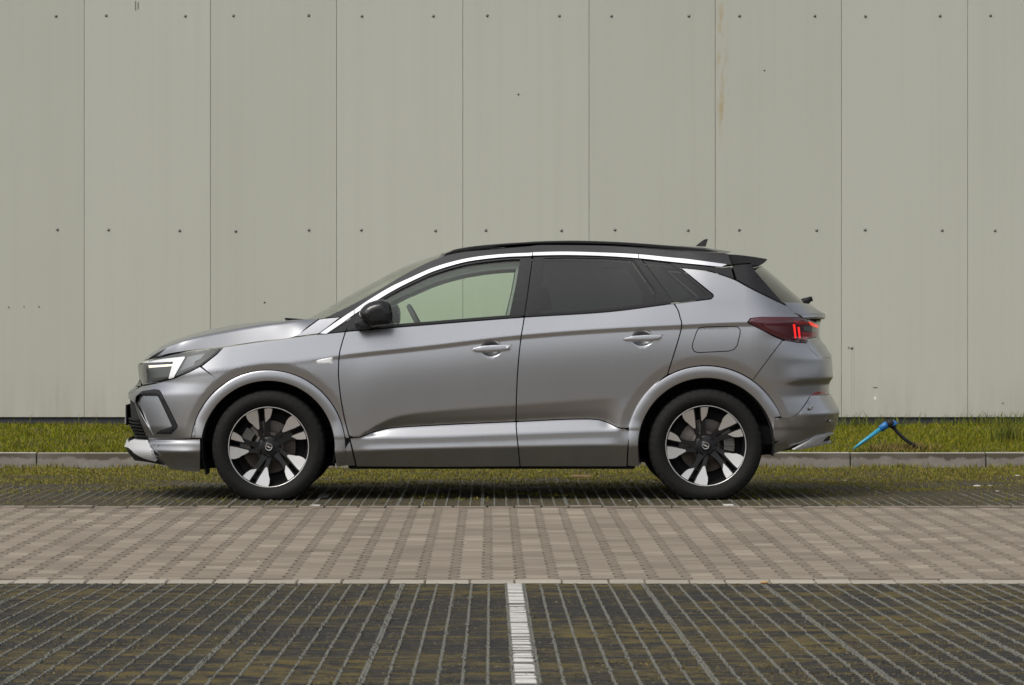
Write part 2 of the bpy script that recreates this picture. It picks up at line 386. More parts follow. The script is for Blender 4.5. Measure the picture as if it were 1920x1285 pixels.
# kerb of metre-long concrete stones
kx = (1587 - CX) * KERB_Y / F_PX - 10
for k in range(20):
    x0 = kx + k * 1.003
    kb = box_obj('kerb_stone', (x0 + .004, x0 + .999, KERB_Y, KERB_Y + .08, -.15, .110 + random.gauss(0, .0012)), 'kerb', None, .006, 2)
    kb['_k'] = 1
kerbs = [o for o in COL.objects if o.get('_k')]
kerb = mesh_obj('kerb', [(kx, KERB_Y + .01, -.1), (kx + 20, KERB_Y + .01, -.1), (kx + 20, KERB_Y + .07, -.1), (kx, KERB_Y + .07, -.1), (kx, KERB_Y + .01, .09), (kx + 20, KERB_Y + .01, .09), (kx + 20, KERB_Y + .07, .09), (kx, KERB_Y + .07, .09)],
                [(0, 1, 2, 3), (4, 5, 6, 7), (0, 1, 5, 4), (2, 3, 7, 6), (0, 3, 7, 4), (1, 2, 6, 5)], 'matte_black', kind='structure')
for o in kerbs: del o['_k']; o.parent = kerb

# lawn between the kerb and the hall
def lawn_z(x, y): return .098 + .004 * (y - LAWN_Y) + .006 * np.sin(x * 1.3 + y) + .004 * np.sin(3.1 * x - 1.7 * y)
nx, ny = 160, 50; X, Y = np.meshgrid(np.linspace(-9, 9, nx), np.linspace(KERB_Y + .075, WALL_Y + .02, ny)); Z = np.where(Y < LAWN_Y + .03, .098, lawn_z(X, Y))
I = np.arange(nx * ny).reshape(ny, nx)
lawn = mesh_obj('lawn', np.stack([X.ravel(), Y.ravel(), Z.ravel()], 1).tolist(), np.stack([I[:-1, :-1].ravel(), I[:-1, 1:].ravel(), I[1:, 1:].ravel(), I[1:, :-1].ravel()], 1).tolist(), 'soil', None, True, kind='structure')
def blades(name, n, xy, zf, hmin, hmax, wd, mat, lean=.5, **props):
    x, y = xy(n); n = len(x); z = zf(x, y); h = rng.uniform(hmin, hmax, n) * rng.uniform(.6, 1.1, n); th = rng.uniform(0, 6.283, n); ln = rng.uniform(.1, lean, n) * h
    wv = wd * rng.uniform(.6, 1.3, n); ax, ay = np.cos(th), np.sin(th); ph = th + rng.uniform(-1.2, 1.2, n); lx, ly = np.cos(ph) * ln, np.sin(ph) * ln
    P = np.zeros((n, 5, 3))
    P[:, 0] = np.stack([x - ax * wv, y - ay * wv, z - .006], 1); P[:, 1] = np.stack([x + ax * wv, y + ay * wv, z - .006], 1)
    P[:, 2] = np.stack([x + ax * wv * .8 + lx * .35, y + ay * wv * .8 + ly * .35, z + h * .6], 1); P[:, 3] = np.stack([x - ax * wv * .8 + lx * .35, y - ay * wv * .8 + ly * .35, z + h * .6], 1)
    P[:, 4] = np.stack([x + lx, y + ly, z + h], 1)
    me = bpy.data.meshes.new(name); me.vertices.add(n * 5); me.vertices.foreach_set('co', P.ravel())
    b = np.arange(n)[:, None] * 5; lp = np.concatenate([b + np.array([[0, 1, 2, 3]]), b + np.array([[3, 2, 4]])], 1).ravel()
    me.loops.add(n * 7); me.loops.foreach_set('vertex_index', lp.astype(np.int32))
    me.polygons.add(n * 2); stt = (np.arange(n)[:, None] * 7 + np.array([[0, 4]])).ravel(); me.polygons.foreach_set('loop_start', stt.astype(np.int32))
    me.update(calc_edges=True); me.validate(); me.materials.append(M[mat])
    return link(bpy.data.objects.new(name, me), None, kind='stuff', **props)
def clump(x, y, s=1.0): return np.sin(x * 2.3 * s + 1.1 * np.sin(y * 1.9 * s)) * np.cos(y * 2.9 * s + np.sin(x * 1.7 * s)) * .5 + .5
blades('grass', 105000, lambda n: (rng.uniform(-6.2, 6.6, n), LAWN_Y + .02 + rng.uniform(0, 1, n) ** 1.05 * (WALL_Y - LAWN_Y - .06)), lawn_z, .018, .048, .0032, 'lawn_blades', 1.0,
       label='green lawn grass with yellowish tips between kerb and hall wall', category='grass')
def near_wall(n):
    x = rng.uniform(-6.2, 6.6, n); keep = rng.uniform(0, 1, n) < np.where(x > 2.9, .75 * clump(x, x * 0, 1.9) + .1, .02); x = x[keep]
    return x, rng.uniform(WALL_Y - .35, WALL_Y - .05, len(x))
blades('grass', 6500, near_wall, lawn_z, .06, .15, .0036, 'tall_blades', .6, label='taller dark grass growing along the foot of the hall wall', category='grass')
def back_moss(n):
    x = rng.uniform(-5, 5.4, n); y = ROAD_F + .05 + rng.uniform(0, 1, n) * (KERB_Y - ROAD_F - .08); q = (y - ROAD_F) / (KERB_Y - ROAD_F)
    keep = rng.uniform(0, 1, n) < np.clip(q * 1.9 - .62 + 1.0 * (clump(x, y, 1.6) - .5) + .8 * (clump(x + 9, y, 4.1) - .5), .01, 1); return x[keep], y[keep]
blades('grass', 150000, back_moss, lambda x, y: 0 * x - .002, .005, .018, .0028, 'moss_blades', 1.3, label='short yellow green moss and grass overgrowing the back parking grid', category='grass')
def kerb_tufts(n):
    x = rng.uniform(-5, 5.4, n); x = x[rng.uniform(0, 1, n) < clump(x, 0 * x, 3.0)]; return x, KERB_Y - rng.uniform(.0, .09, len(x))
blades('grass', 5000, kerb_tufts, lambda x, y: 0 * x, .02, .05, .003, 'moss_blades', .8, label='grass fringe growing along the foot of the kerb', category='grass')
def front_moss(n):
    x = rng.uniform(-3.6, 3.8, n); y = rng.uniform(9.8, ROAD_N - .02, n)
    keep = rng.uniform(0, 1, n) < np.clip((clump(x, y, 1.2) * .6 + clump(x + 5, y + 3, 3.7) * .6 - .58) * 1.8, 0, 1); return x[keep], y[keep]
blades('grass', 90000, front_moss, lambda x, y: SL * (ROAD_N - y) - .005, .002, .0075, .0018, 'dry_blades', 2.2, label='dry ochre moss and stems in the cells of the front parking grid', category='grass')
def grit(name, n, mat, y0, y1, x0, x1, zf, smin, smax, **props):
    x = rng.uniform(x0, x1, n); y = rng.uniform(y0, y1, n); s = rng.uniform(smin, smax, n) * rng.uniform(.6, 1.4, n); z = zf(x, y)
    dirs = np.array([[1, 0, 0], [0, 1, 0], [-1, 0, 0], [0, -1, 0], [0, 0, .8], [0, 0, -.6]]); an = rng.uniform(0, 6.28, n); ca, sa = np.cos(an), np.sin(an)
    P = np.zeros((n, 6, 3)); jit = rng.uniform(.6, 1.3, (n, 6))
    for k, (a, b_, e) in enumerate(dirs): P[:, k] = np.stack([x + (a * ca - b_ * sa) * s * jit[:, k] * 1.3, y + (a * sa + b_ * ca) * s * jit[:, k], z + e * s * jit[:, k]], 1)
    base = np.arange(n)[:, None, None] * 6; tri = np.array([[0, 1, 4], [1, 2, 4], [2, 3, 4], [3, 0, 4], [1, 0, 5], [2, 1, 5], [3, 2, 5], [0, 3, 5]])[None]; T = (base + tri).reshape(-1)
    me = bpy.data.meshes.new(name); me.vertices.add(n * 6); me.vertices.foreach_set('co', P.ravel()); me.loops.add(len(T)); me.loops.foreach_set('vertex_index', T.astype(np.int32))
    me.polygons.add(n * 8); me.polygons.foreach_set('loop_start', (np.arange(n * 8) * 3).astype(np.int32)); me.update(calc_edges=True); me.materials.append(M[mat])
    return link(bpy.data.objects.new(name, me), None, kind='stuff', **props)
blade_mat('grit', [(0, (.012, .012, .012)), (.55, (.035, .034, .032)), (.85, (.09, .08, .06)), (1, (.20, .18, .14))])
grit('gravel', 42000, 'grit', 9.8, ROAD_N - .02, -3.6, 3.8, lambda x, y: SL * (ROAD_N - y) - .0045, .0018, .0042, label='fine dark grit lying in the cells of the front parking grid', category='gravel')
grit('gravel', 16000, 'grit', ROAD_F + .03, KERB_Y - .6, -4.2, 4.6, lambda x, y: 0 * x - .003, .002, .005, label='fine dark grit lying between the moss of the back parking grid', category='gravel')
def weed(n):
    x = rng.normal(0, .06, n); return x + (1888 - CX) * 29 / F_PX, 29 + rng.normal(0, .05, n)
blades('weed', 130, weed, lawn_z, .12, .22, .004, 'tall_blades', .9, label='dark green grass tuft standing taller than the lawn near the hose', category='plant')
def dry(n): return (1690 - CX) * 27.25 / F_PX + rng.normal(0, .13, n), 27.2 + rng.normal(0, .07, n)
blades('dry_grass', 900, dry, lawn_z, .04, .09, .0035, 'dry_blades', 1.2, label='patch of dry straw coloured grass under the black hose', category='grass')

# hall wall of sandwich panels
hall = empty('hall_wall', (0, WALL_Y, 0), None, label='tall pale grey hall wall of vertical metal sandwich panels', category='wall')
PX0 = (158 - CX) * WALL_Y / F_PX; PN = 1.1502
box_obj('backing', (PX0 - 8 * PN + .01, PX0 + 15 * PN - .01, .07, .3, .0, 7.19), 'wall_gap', hall)
box_obj('plinth', (PX0 - 8 * PN + .01, PX0 + 15 * PN - .01, .02, .065, .0, .185), 'plinth', hall)
bm = bmesh.new(); add_box(bm, .0014, PN - .0014, 0, .068, .196, 7.2, .003, 2); bmesh.ops.recalc_face_normals(bm, faces=bm.faces[:])
wme = bpy.data.meshes.new('panel'); bm.to_mesh(wme); bm.free(); wme.materials.append(M['wall_panel'])
bm = bmesh.new(); lathe(bm, [(.026, -.0005), (.025, .0012), (.017, .002), (.014, .006), (.009, .0085), (0.0005, .009)], 14); bmesh.ops.recalc_face_normals(bm, faces=bm.faces[:])
sme = bpy.data.meshes.new('screw'); bm.to_mesh(sme); bm.free(); sme.materials.append(M['screw']); sme.shade_smooth()
for k in range(-8, 15):
    x = PX0 + k * PN
    pn = share('panel', wme, hall, (x, 0, 0))
    for row in (432, 30, -372):
        for dx in (.222, PN - .252):
            z = CAM_H - (row - HY) * WALL_Y / F_PX
            share('screw', sme, pn, (dx + random.gauss(0, .012), 0, z + random.gauss(0, .004)), sc=(.56, 1, .56))
hp = lambda px, py: ((px - CX) * WALL_Y / F_PX, 0, CAM_H - (py - HY) * WALL_Y / F_PX)
for px, py, s in ((1597, 653, .55), (1591, 652, .3), (972, 177, .35), (16, 576, .3), (45, 575, .22), (73, 575, .25), (496, 567, .35), (1433, 132, .3), (1880, 756, .3)):
    share('bolt_hole', sme, hall, hp(px, py), sc=(s, 1, s))
for px, y0, y1 in ((254, 2, 20), (259, 4, 17)):
    a = hp(px, y0); b = hp(px, y1); box_obj('scratch', (a[0] - .004, a[0] + .004, -.003, .002, b[2], a[2]), 'screw', hall)
a = hp(1641, 747); box_obj('chip', (a[0] - .012, a[0] + .012, -.003, .002, a[2] - .014, a[2] + .014), 'chip_white', hall, .005)
a = hp(1641, 727); box_obj('scratch', (a[0] - .02, a[0] + .02, -.003, .002, a[2] - .005, a[2] + .006), 'screw', hall, .002)

# ------------------------------------------------------------ the car: one shared body surface, panels cut from it
SC = 306.5                                    # photo pixels per metre in the plane of the wheel faces
D0 = F_PX / SC; YC = D0 + .90                 # wheel-face plane, car centre plane
UC = 900.0
X0 = (UC - CX) / SC
car = empty('parked_car', (X0, YC, 0), None, label='grey metallic compact SUV with black roof and chrome window strip parked side on', category='car')
def pchip(xs, ys):
    xs = np.asarray(xs, float); ys = np.asarray(ys, float); h = np.diff(xs); dl = np.diff(ys) / h; m = np.zeros_like(xs)
    for i in range(1, len(xs) - 1):
        if dl[i - 1] * dl[i] > 0:
            w1 = 2 * h[i] + h[i - 1]; w2 = h[i] + 2 * h[i - 1]; m[i] = (w1 + w2) / (w1 / dl[i - 1] + w2 / dl[i])
    m[0], m[-1] = dl[0], dl[-1]
    def fn(q):
        q = np.clip(np.asarray(q, float), xs[0], xs[-1]); i = np.clip(np.searchsorted(xs, q) - 1, 0, len(xs) - 2); t_ = (q - xs[i]) / h[i]
        return ((2 * t_**3 - 3 * t_**2 + 1) * ys[i] + (t_**3 - 2 * t_**2 + t_) * h[i] * m[i] + (-2 * t_**3 + 3 * t_**2) * ys[i + 1] + (t_**3 - t_**2) * h[i] * m[i + 1])
    return fn
def sst(a, b, x): t_ = np.clip((x - a) / (b - a), 0, 1); return t_ * t_ * (3 - 2 * t_)
# tracing frames: enlarged crops of the photograph
def fr(x0, y0, s): return lambda *p: [(x0 + a / s, y0 + b / s) for a, b in p]
zA, zB, zC, zD = fr(220, 560, 3.2136), fr(540, 430, 4.174), fr(940, 430, 4.174), fr(1160, 430, 3.8935)
zE, zF, zG, zI, zJ, zK = fr(1160, 640, 4.016), fr(600, 640, 3.0), fr(230, 630, 4.759), fr(1380, 450, 6.425), fr(1400, 580, 4.589), fr(640, 550, 12.85)
WF, WR = (503.0, 839.0), (1324.0, 836.5)       # wheel hubs
line = lambda pts: pchip([p[0] for p in pts], [p[1] for p in pts])
L_top = line([(200, 690), (270, 671), (330, 662), (420, 652), (510, 639), (596, 627), (648, 622), (780, 611), (983, 595), (1132, 585.7), (1263, 569.4), (1333, 560.6), (1420, 566), (1480, 574), (1620, 585)])
L_sh = line([(200, 725), (400, 695), (560, 677), (636, 667), (803, 649), (978, 629), (1120, 618), (1278, 610), (1395, 605), (1620, 603)])
L_wt = line([(640, 824), (677, 817.5), (710, 797), (740, 783), (767, 777), (967, 760), (1100, 750), (1160, 746), (1250, 742)])
L_lt = line([(640, 821), (673, 820), (700, 811), (733, 803), (800, 798.5), (967, 791), (1100, 786), (1120, 787), (1140, 793), (1163, 803), (1180, 804)])
L_lb = line([(640, 823), (647, 822), (800, 819), (970, 813), (1167, 806.5), (1185, 806)])
L_ll = line([(640, 846), (800, 840.5), (970, 837), (1147, 834), (1185, 834)])
HANDLES = ((921.4, 654.0, 19, 14.5), (1205.0, 634.8, 19.5, 14))
def w_raw(u, v):
    u = np.asarray(u, float); v = np.asarray(v, float); u, v = np.broadcast_arrays(u, v)
    vt, vs_ = L_top(u), L_sh(u); un = .0065 * sst(595, 690, u) * (1 - sst(1395, 1440, u))
    wt0 = np.interp(u, [200, 430, 640, 983, 1263, 1400, 1620], [.846, .858, .861, .862, .858, .855, .83])
    a = sst(668, 700, u) * (1 - sst(1135, 1170, u))                      # sill ledge present between the wheels
    vw, vlt, vlb, vll = L_wt(u), L_lt(u), L_lb(u), L_ll(u)
    vw = np.minimum(vw, vlt - 1.5)
    wl = .0 + 0 * u
    w13 = .8925 - un; vA = vs_ + 6.5; vB = np.maximum(vw, vs_ + 60); ln_ = (vB - vA) / SC
    s0 = .060 + .060 * un / .0065; s1 = -.03 + 0 * u                     # lean of the door skin: outwards under the shoulder, slightly inwards above the sill
    tt = np.clip((v - vA) / (vB - vA), 0, 1); arcw = w13 + ln_ * (s1 * tt + (s0 - s1) * (1 - (1 - tt) ** 4) / 4); we = w13 + ln_ * (s1 + (s0 - s1) / 4)
    ks = [(vt, wt0), (vs_, .8925 + wl), (vA, w13), (vB, we), ((vB + vlt) / 2, we - .0145 * a), (np.maximum(vlt, vB + 1), we - .031 * a), (np.maximum(vlb, vB + 1.5) + .5, we - .003 + wl),
          (np.maximum(vlb, vB + 2) + 14, we - .003 + wl), (np.maximum(vll, vB + 17), we - .003 + .0045 * a), (np.maximum(vll, vB + 17) + 1, we - .003 + .0046 * a), (878 + 0 * u, we - .046 + wl), (900 + 0 * u, we - .066 + wl)]
    dz = np.maximum((vt - v) / SC, 0); w = np.where(v <= vt, wt0 - .31 * dz - .40 * dz * dz, 0.)
    for (va, wa), (vb, wb) in zip(ks, ks[1:]):
        t_ = np.clip((v - va) / np.maximum(vb - va, .5), 0, 1); w = np.where((v > va) & (v <= vb), wa + (wb - wa) * t_, w)
    w = np.where((v > vA) & (v <= vB), arcw, w); w = np.where(v > 900, we - .066, w)
    for (cx, cy), r0, r1 in ((WF, 143, 159), (WR, 149, 167)):             # bodywork draws in towards the arch mouldings
        r = np.hypot(u - cx, v - cy); w = w - .011 * np.clip((r1 - r) / (r1 - r0), 0, 1) * (1 - sst(785, 830, v)) * (r > 60)
    for cx, cy, rx, ry in HANDLES:
        q = ((u - cx) / rx) ** 2 + ((v - cy) / ry) ** 2; w = w - .030 * np.clip(1 - q, 0, 1) ** .7
    # rear bumper fold
    g = sst(1455, 1500, u); fv = 719 - (u - 1470) * .045
    w = w + g * .010 * np.where(v < fv, sst(fv - 40, fv, v), 1 - sst(fv, fv + 5, v))
    # front bumper lower crease
    g = 1 - sst(340, 375, u); w = w + g * .008 * np.exp(-((v - 849) / 7.) ** 2)
    return w
KER = [(-2.4, .12), (-1.2, .24), (0, .28), (1.2, .24), (2.4, .12)]
TU, TV = np.arange(160, 1660, 1.0), np.arange(430, 920, 1.0)
_tu, _tv = np.meshgrid(TU, TV); W_TAB = sum(k * w_raw(_tu, _tv + o_) for o_, k in KER)
H_KEEP = HANDLES; HANDLES = (); W_PLAIN = sum(k * w_raw(_tu, _tv + o_) for o_, k in KER); HANDLES = H_KEEP; W_DENT = W_TAB
def w_side(u, v):
    a = np.clip(np.asarray(u, float) - 160, 0, len(TU) - 1.001); b = np.clip(np.asarray(v, float) - 430, 0, len(TV) - 1.001); a, b = np.broadcast_arrays(a, b)
    i = a.astype(int); j = b.astype(int); fa, fb_ = a - i, b - j
    return (W_TAB[j, i] * (1 - fa) + W_TAB[j, i + 1] * fa) * (1 - fb_) + (W_TAB[j + 1, i] * (1 - fa) + W_TAB[j + 1, i + 1] * fa) * fb_
U_f = line([(560, 300), (640, 262), (665, 240), (690, 236), (718, 238), (729, 229), (741, 217), (756, 216), (800, 219), (826, 230), (834, 217), (849, 217), (862, 226), (875, 236), (895, 246)])
U_r = line([(470, 1440), (540, 1500), (580, 1552), (592, 1566), (604, 1558), (632, 1556), (652, 1569), (676, 1581), (711, 1583), (722, 1576), (741, 1576), (761, 1583), (780, 1589), (790, 1589), (812, 1586), (832, 1579), (850, 1570), (880, 1555)])
def arc(A0, p):
    t_ = np.linspace(0, math.pi / 2, 4000); a = np.sin(t_) ** (2 / p); b = np.cos(t_) ** (2 / p); a[0] = 0; b[-1] = 0
    s = np.concatenate([[0], np.cumsum(np.hypot(np.diff(a * A0), np.diff(b * .9 * SC)))]); return s, a, b, s[-1]
UFC, URC = 430.0, 1400.0
sF, aF, bF, LF = arc(UFC - 217, 2.45); sR, aR, bR, LR = arc(1583 - URC, 2.6)
SF, SR = UFC - LF, URC + LR
def surf0(s, v):
    s = np.asarray(s, float); v = np.asarray(v, float)
    tf = np.clip(UFC - s, 0, LF); tr = np.clip(s - URC, 0, LR)
    u = np.where(s < UFC, UFC - (UFC - U_f(v)) * np.interp(tf, sF, aF), np.where(s > URC, URC + (U_r(v) - URC) * np.interp(tr, sR, aR), s))
    b = np.where(s < UFC, np.interp(tf, sF, bF), np.where(s > URC, np.interp(tr, sR, bR), 1.0))
    return u, w_side(u, v) * b
def loc3(u, v, w): return np.stack([(u - UC) / SC, -w, CAM_H - (v - HY) / SC], -1)
def surf(s, v): u, w = surf0(s, v); return loc3(u, v, w)
def surf_n(s, v, e=1.0):
    du = surf(np.minimum(s + e, SR), v) - surf(np.maximum(s - e, SF), v); dv = surf(s, v + e) - surf(s, v - e)
    n = np.cross(du, dv); n = n / np.maximum(np.linalg.norm(n, axis=-1, keepdims=True), 1e-9)
    # outward: away from the car axis
    c_ = surf(s, v); out = np.stack([np.sign(c_[..., 0]) * (np.abs(c_[..., 0]) > 1.9), c_[..., 1], 0 * c_[..., 0]], -1)
    flip = np.sum(n * out, -1, keepdims=True) < 0
    return np.where(flip, -n, n)
GF, GR = np.linspace(SF, 520, 260)[::-1], np.linspace(1310, SR, 260)
def px2s_many(P):
    P = np.asarray(P, float); px, py = P[:, 0], P[:, 1]; s = px.copy(); v = py.copy(); w = np.full(len(P), .88)
    for it in range(4):
        k = (YC - w) / D0; u = CX + (px - CX) * k; v = HY + (py - HY) * k
        mid = (px > 455) & (px < 1370); s[mid] = u[mid]; w[mid] = surf0(s[mid], v[mid])[1]
        for sel, G, sg in (((px <= 455), GF, -1), ((px >= 1370), GR, 1)):
            if not sel.any(): continue
            vv = v[sel][:, None]; uu, ww = surf0(np.broadcast_to(G, (len(vv), len(G))), np.broadcast_to(vv, (len(vv), len(G)))); pp = (CX + (uu - CX) * D0 / (YC - ww)) * sg; tx = px[sel] * sg
            hit = pp >= tx[:, None]; has = hit.any(1); i = np.where(has, hit.argmax(1), pp.argmax(1)); r = np.arange(len(i)); i0 = np.maximum(i - 1, 0)
            t_ = np.where(has & (i > 0), (tx - pp[r, i0]) / (pp[r, i] - pp[r, i0] + 1e-9), 1.0); t_ = np.clip(t_, 0, 1)
            s[sel] = G[i0] + t_ * (G[i] - G[i0]); w[sel] = ww[r, i0] + t_ * (ww[r, i] - ww[r, i0])
    v = HY + (py - HY) * (YC - w) / D0
    return [(float(a), float(b)) for a, b in zip(s, v)]
def px2s(px, py): return px2s_many([(px, py)])[0]
def P3(px, py, w):
    k = (YC - w) / D0; return Vector(((CX + (px - CX) * k - UC) / SC, -w, CAM_H - (py - HY) * k / SC))
def dens(pts, step, closed=True):
    out = []; n = len(pts)
    for i in range(n if closed else n - 1):
        a, b = pts[i], pts[(i + 1) % n]; L = math.hypot(b[0] - a[0], b[1] - a[1]); m = max(1, int(math.ceil(L / step)))
        out += [(a[0] + (b[0] - a[0]) * k / m, a[1] + (b[1] - a[1]) * k / m) for k in range(m)]
    if not closed: out.append(pts[-1])
    return out
def smooth_poly(pts, step=4.0):
    """Catmull-Rom through an open run of traced points"""
    P = [np.array(p, float) for p in pts]; P = [2 * P[0] - P[1]] + P + [2 * P[-1] - P[-2]]; out = []
    for i in range(1, len(P) - 2):
        m = max(1, int(np.hypot(*(P[i + 1] - P[i])) / step))
        for k in range(m):
            t_ = k / m; a, b, c_, d_ = P[i - 1:i + 3]
            out.append(tuple(.5 * (2 * b + (c_ - a) * t_ + (2 * a - 5 * b + 4 * c_ - d_) * t_**2 + (3 * b - a - 3 * c_ + d_) * t_**3)))
    out.append(tuple(pts[-1])); return out
def inside(poly, X, Y):
    p = np.asarray(poly); r = np.zeros(X.shape, bool); j = len(p) - 1
    for i in range(len(p)):
        xi, yi, xj, yj = p[i, 0], p[i, 1], p[j, 0], p[j, 1]
        if yi != yj: r ^= ((yi > Y) != (yj > Y)) & (X < (xj - xi) * (Y - yi) / (yj - yi) + xi)
        j = i
    return r
def area(p): p = np.asarray(p); return .5 * np.sum(p[:, 0] * np.roll(p[:, 1], -1) - np.roll(p[:, 0], -1) * p[:, 1])
def inset(poly, g):
    p = np.asarray(poly, float); sgn = 1 if area(p) > 0 else -1; a = p - np.roll(p, 1, 0); b = np.roll(p, -1, 0) - p
    na = np.stack([-a[:, 1], a[:, 0]], 1) / np.maximum(np.linalg.norm(a, axis=1), 1e-9)[:, None]; nb = np.stack([-b[:, 1], b[:, 0]], 1) / np.maximum(np.linalg.norm(b, axis=1), 1e-9)[:, None]
    m = na + nb; m = m / np.maximum(np.linalg.norm(m, axis=1), 1e-9)[:, None]; co = np.maximum(np.sum(m * na, 1), .45)
    return p + m * (sgn * g / co)[:, None]
def dist_poly(poly, X, Y):
    p = np.asarray(poly); d_ = np.full(X.shape, 1e9)
    for k in range(len(p)):
        a = p[k]; b = p[(k + 1) % len(p)]; ab = b - a; L2 = max(ab @ ab, 1e-9)
        t_ = np.clip(((X - a[0]) * ab[0] + (Y - a[1]) * ab[1]) / L2, 0, 1); d_ = np.minimum(d_, np.hypot(X - a[0] - t_ * ab[0], Y - a[1] - t_ * ab[1]))
    return d_
def flat(px, sp): return px2s_many(dens(px, 6)) if sp == 'px' else dens(px, 6)
def panel(name, mat, outer, holes=(), off=0., gap=1.1, dx=8., dy=3., rim=.012, extra=None, sp='px', parent=None, both=True, one=False, pillow=None, label=None, zone=None, feat=True):
    """a sheet cut out of the body surface along a traced outline; both sides of the car"""
    po = inset(flat(outer, sp), gap) if gap else np.asarray(flat(outer, sp)); hs = [inset(flat(h, sp), -gap) for h in holes]
    x0, y0 = po.min(0); x1, y1 = po.max(0)
    gx, gy = np.meshgrid(np.arange(x0 + dx * .5, x1, dx), np.arange(y0 + dy * .5, y1, dy)); gx[::2] += dx * .5; gx, gy = gx.ravel(), gy.ravel()
    if feat and x1 - x0 > 120:                       # rows of points that follow the pressed-in creases
        for ln, offs, ua, ub in ((L_sh, (-6, -3.5, -1.5, .5, 2.5, 4.5, 6.5, 9, 12, 16), 590, 1440), (L_wt, (-5, -2.5, 0, 2.5, 5), 690, 1165), (L_lt, (2, 5), 690, 1165), (L_lb, (-4, -2, 0, 2, 4), 660, 1180), (L_ll, (-5, -2.5, 0, 2.5, 5), 660, 1180)):
            lv = ln(gx); near = (gx > ua) & (gx < ub) & (gy > lv + min(offs) - 2) & (gy < lv + max(offs) + 2); gx, gy = gx[~near], gy[~near]
        for ln, offs, ua, ub in ((L_sh, (-6, -3.5, -1.5, .5, 2.5, 4.5, 6.5, 9, 12, 16), 590, 1440), (L_wt, (-5, -2.5, 0, 2.5, 5), 690, 1165), (L_lt, (2, 5), 690, 1165), (L_lb, (-4, -2, 0, 2, 4), 660, 1180), (L_ll, (-5, -2.5, 0, 2.5, 5), 660, 1180)):
            fx = np.arange(max(x0, ua), min(x1, ub), 6.0)
            for o_ in offs: gx = np.concatenate([gx, fx]); gy = np.concatenate([gy, ln(fx) + o_])
    if zone:
        for (za, zb, zc, zd, st) in zone:
            q = np.meshgrid(np.arange(za, zb, st), np.arange(zc, zd, st)); gx = np.concatenate([gx, q[0].ravel()]); gy = np.concatenate([gy, q[1].ravel()])
    ok = inside(po, gx, gy); lim = min(dx, dy) * .45
    ok &= dist_poly(po[::1], gx, gy) > lim
    for h in hs: ok &= ~inside(h, gx, gy) & (dist_poly(h, gx, gy) > lim)
    pts = [tuple(p) for p in po]; edges = [(i, (i + 1) % len(po)) for i in range(len(po))]
    for h in hs: b = len(pts); pts += [tuple(p) for p in h]; edges += [(b + i, b + (i + 1) % len(h)) for i in range(len(h))]
    nb = len(pts); pts += list(zip(gx[ok].tolist(), gy[ok].tolist()))
    vo, eo, fo, ov, oe, of = delaunay_2d_cdt([Vector(p) for p in pts], edges, [], 0, 1e-4)
    Q = np.array([tuple(q) for q in vo]); Tr = np.array([tuple(t_) for t_ in fo if len(t_) == 3]); C_ = Q[Tr].mean(1)
    k = inside(po, C_[:, 0], C_[:, 1])
    for h in hs: k &= ~inside(h, C_[:, 0], C_[:, 1])
    Tr = Tr[k]; s, v_ = Q[:, 0], Q[:, 1]
    def pos(s, v_):
        p = surf(s, v_); n = surf_n(s, v_); o_ = off + (extra(s, v_) if extra else 0)
        if pillow: dd = dist_poly(po, s, v_); o_ = o_ + pillow[0] * np.sqrt(np.clip(1 - (1 - np.clip(dd / pillow[1], 0, 1)) ** 2, 0, 1))
        return p + n * np.reshape(o_ + 0 * s, (-1, 1)), n
    V, N = pos(s, v_)
    if extra or pillow:
        e = .9; N2 = np.cross(pos(np.minimum(s + e, SR), v_)[0] - pos(np.maximum(s - e, SF), v_)[0], pos(s, v_ + e)[0] - pos(s, v_ - e)[0]); N2 /= np.maximum(np.linalg.norm(N2, axis=1, keepdims=True), 1e-9)
        N = np.where(np.sum(N2 * N, 1, keepdims=True) < 0, -N2, N2)
    # orient triangles outwards
    fn = np.cross(V[Tr[:, 1]] - V[Tr[:, 0]], V[Tr[:, 2]] - V[Tr[:, 0]]); bad = np.sum(fn * N[Tr[:, 0]], 1) < 0; Tr[bad] = Tr[bad][:, ::-1]
    VV, NN, FF = [V], [N], [Tr]
    if rim:
        # boundary edges get a turned-in flange
        cnt = {}
        for t_ in Tr:
            for a, b in ((t_[0], t_[1]), (t_[1], t_[2]), (t_[2], t_[0])):
                key = (min(a, b), max(a, b)); cnt[key] = None if key in cnt else (a, b)
        be = [x for x in cnt.values() if x is not None]; base = len(V); rv, rn, rf = [], [], []
        for a, b in be:
            na = (N[a] + N[b]); na /= np.linalg.norm(na); ed = V[b] - V[a]; on = np.cross(ed, na); on /= max(np.linalg.norm(on), 1e-9)
            q = base + len(rv); rv += [V[a], V[b], V[b] - na * rim, V[a] - na * rim]; rn += [on] * 4; rf += [(q, q + 3, q + 2), (q, q + 2, q + 1)]
        if rv: VV.append(np.array(rv)); NN.append(np.array(rn)); FF.append(np.array(rf))
    V = np.concatenate(VV); N = np.concatenate(NN); Fc = np.concatenate(FF); mir = np.array([1, -1, 1])
    par = parent if parent is not None else None
    out = []
    if one:
        n = len(V); V2 = np.concatenate([V, V * mir]); N2 = np.concatenate([N, N * mir]); F2 = np.concatenate([Fc, Fc[:, ::-1] + n])
        out.append(mesh_obj(name, V2.tolist(), F2.tolist(), mat, par or car, True, N2))
    else:
        p0, p1 = (par if isinstance(par, (list, tuple)) else (par, par)) if par is not None else (car, car)
        out.append(mesh_obj(name, V.tolist(), Fc.tolist(), mat, p0, True, N))
        if both: out.append(mesh_obj(name, (V * mir).tolist(), Fc[:, ::-1].tolist(), mat, p1, True, N * mir))
    if label:
        for o in out: o['label'] = label
    return out
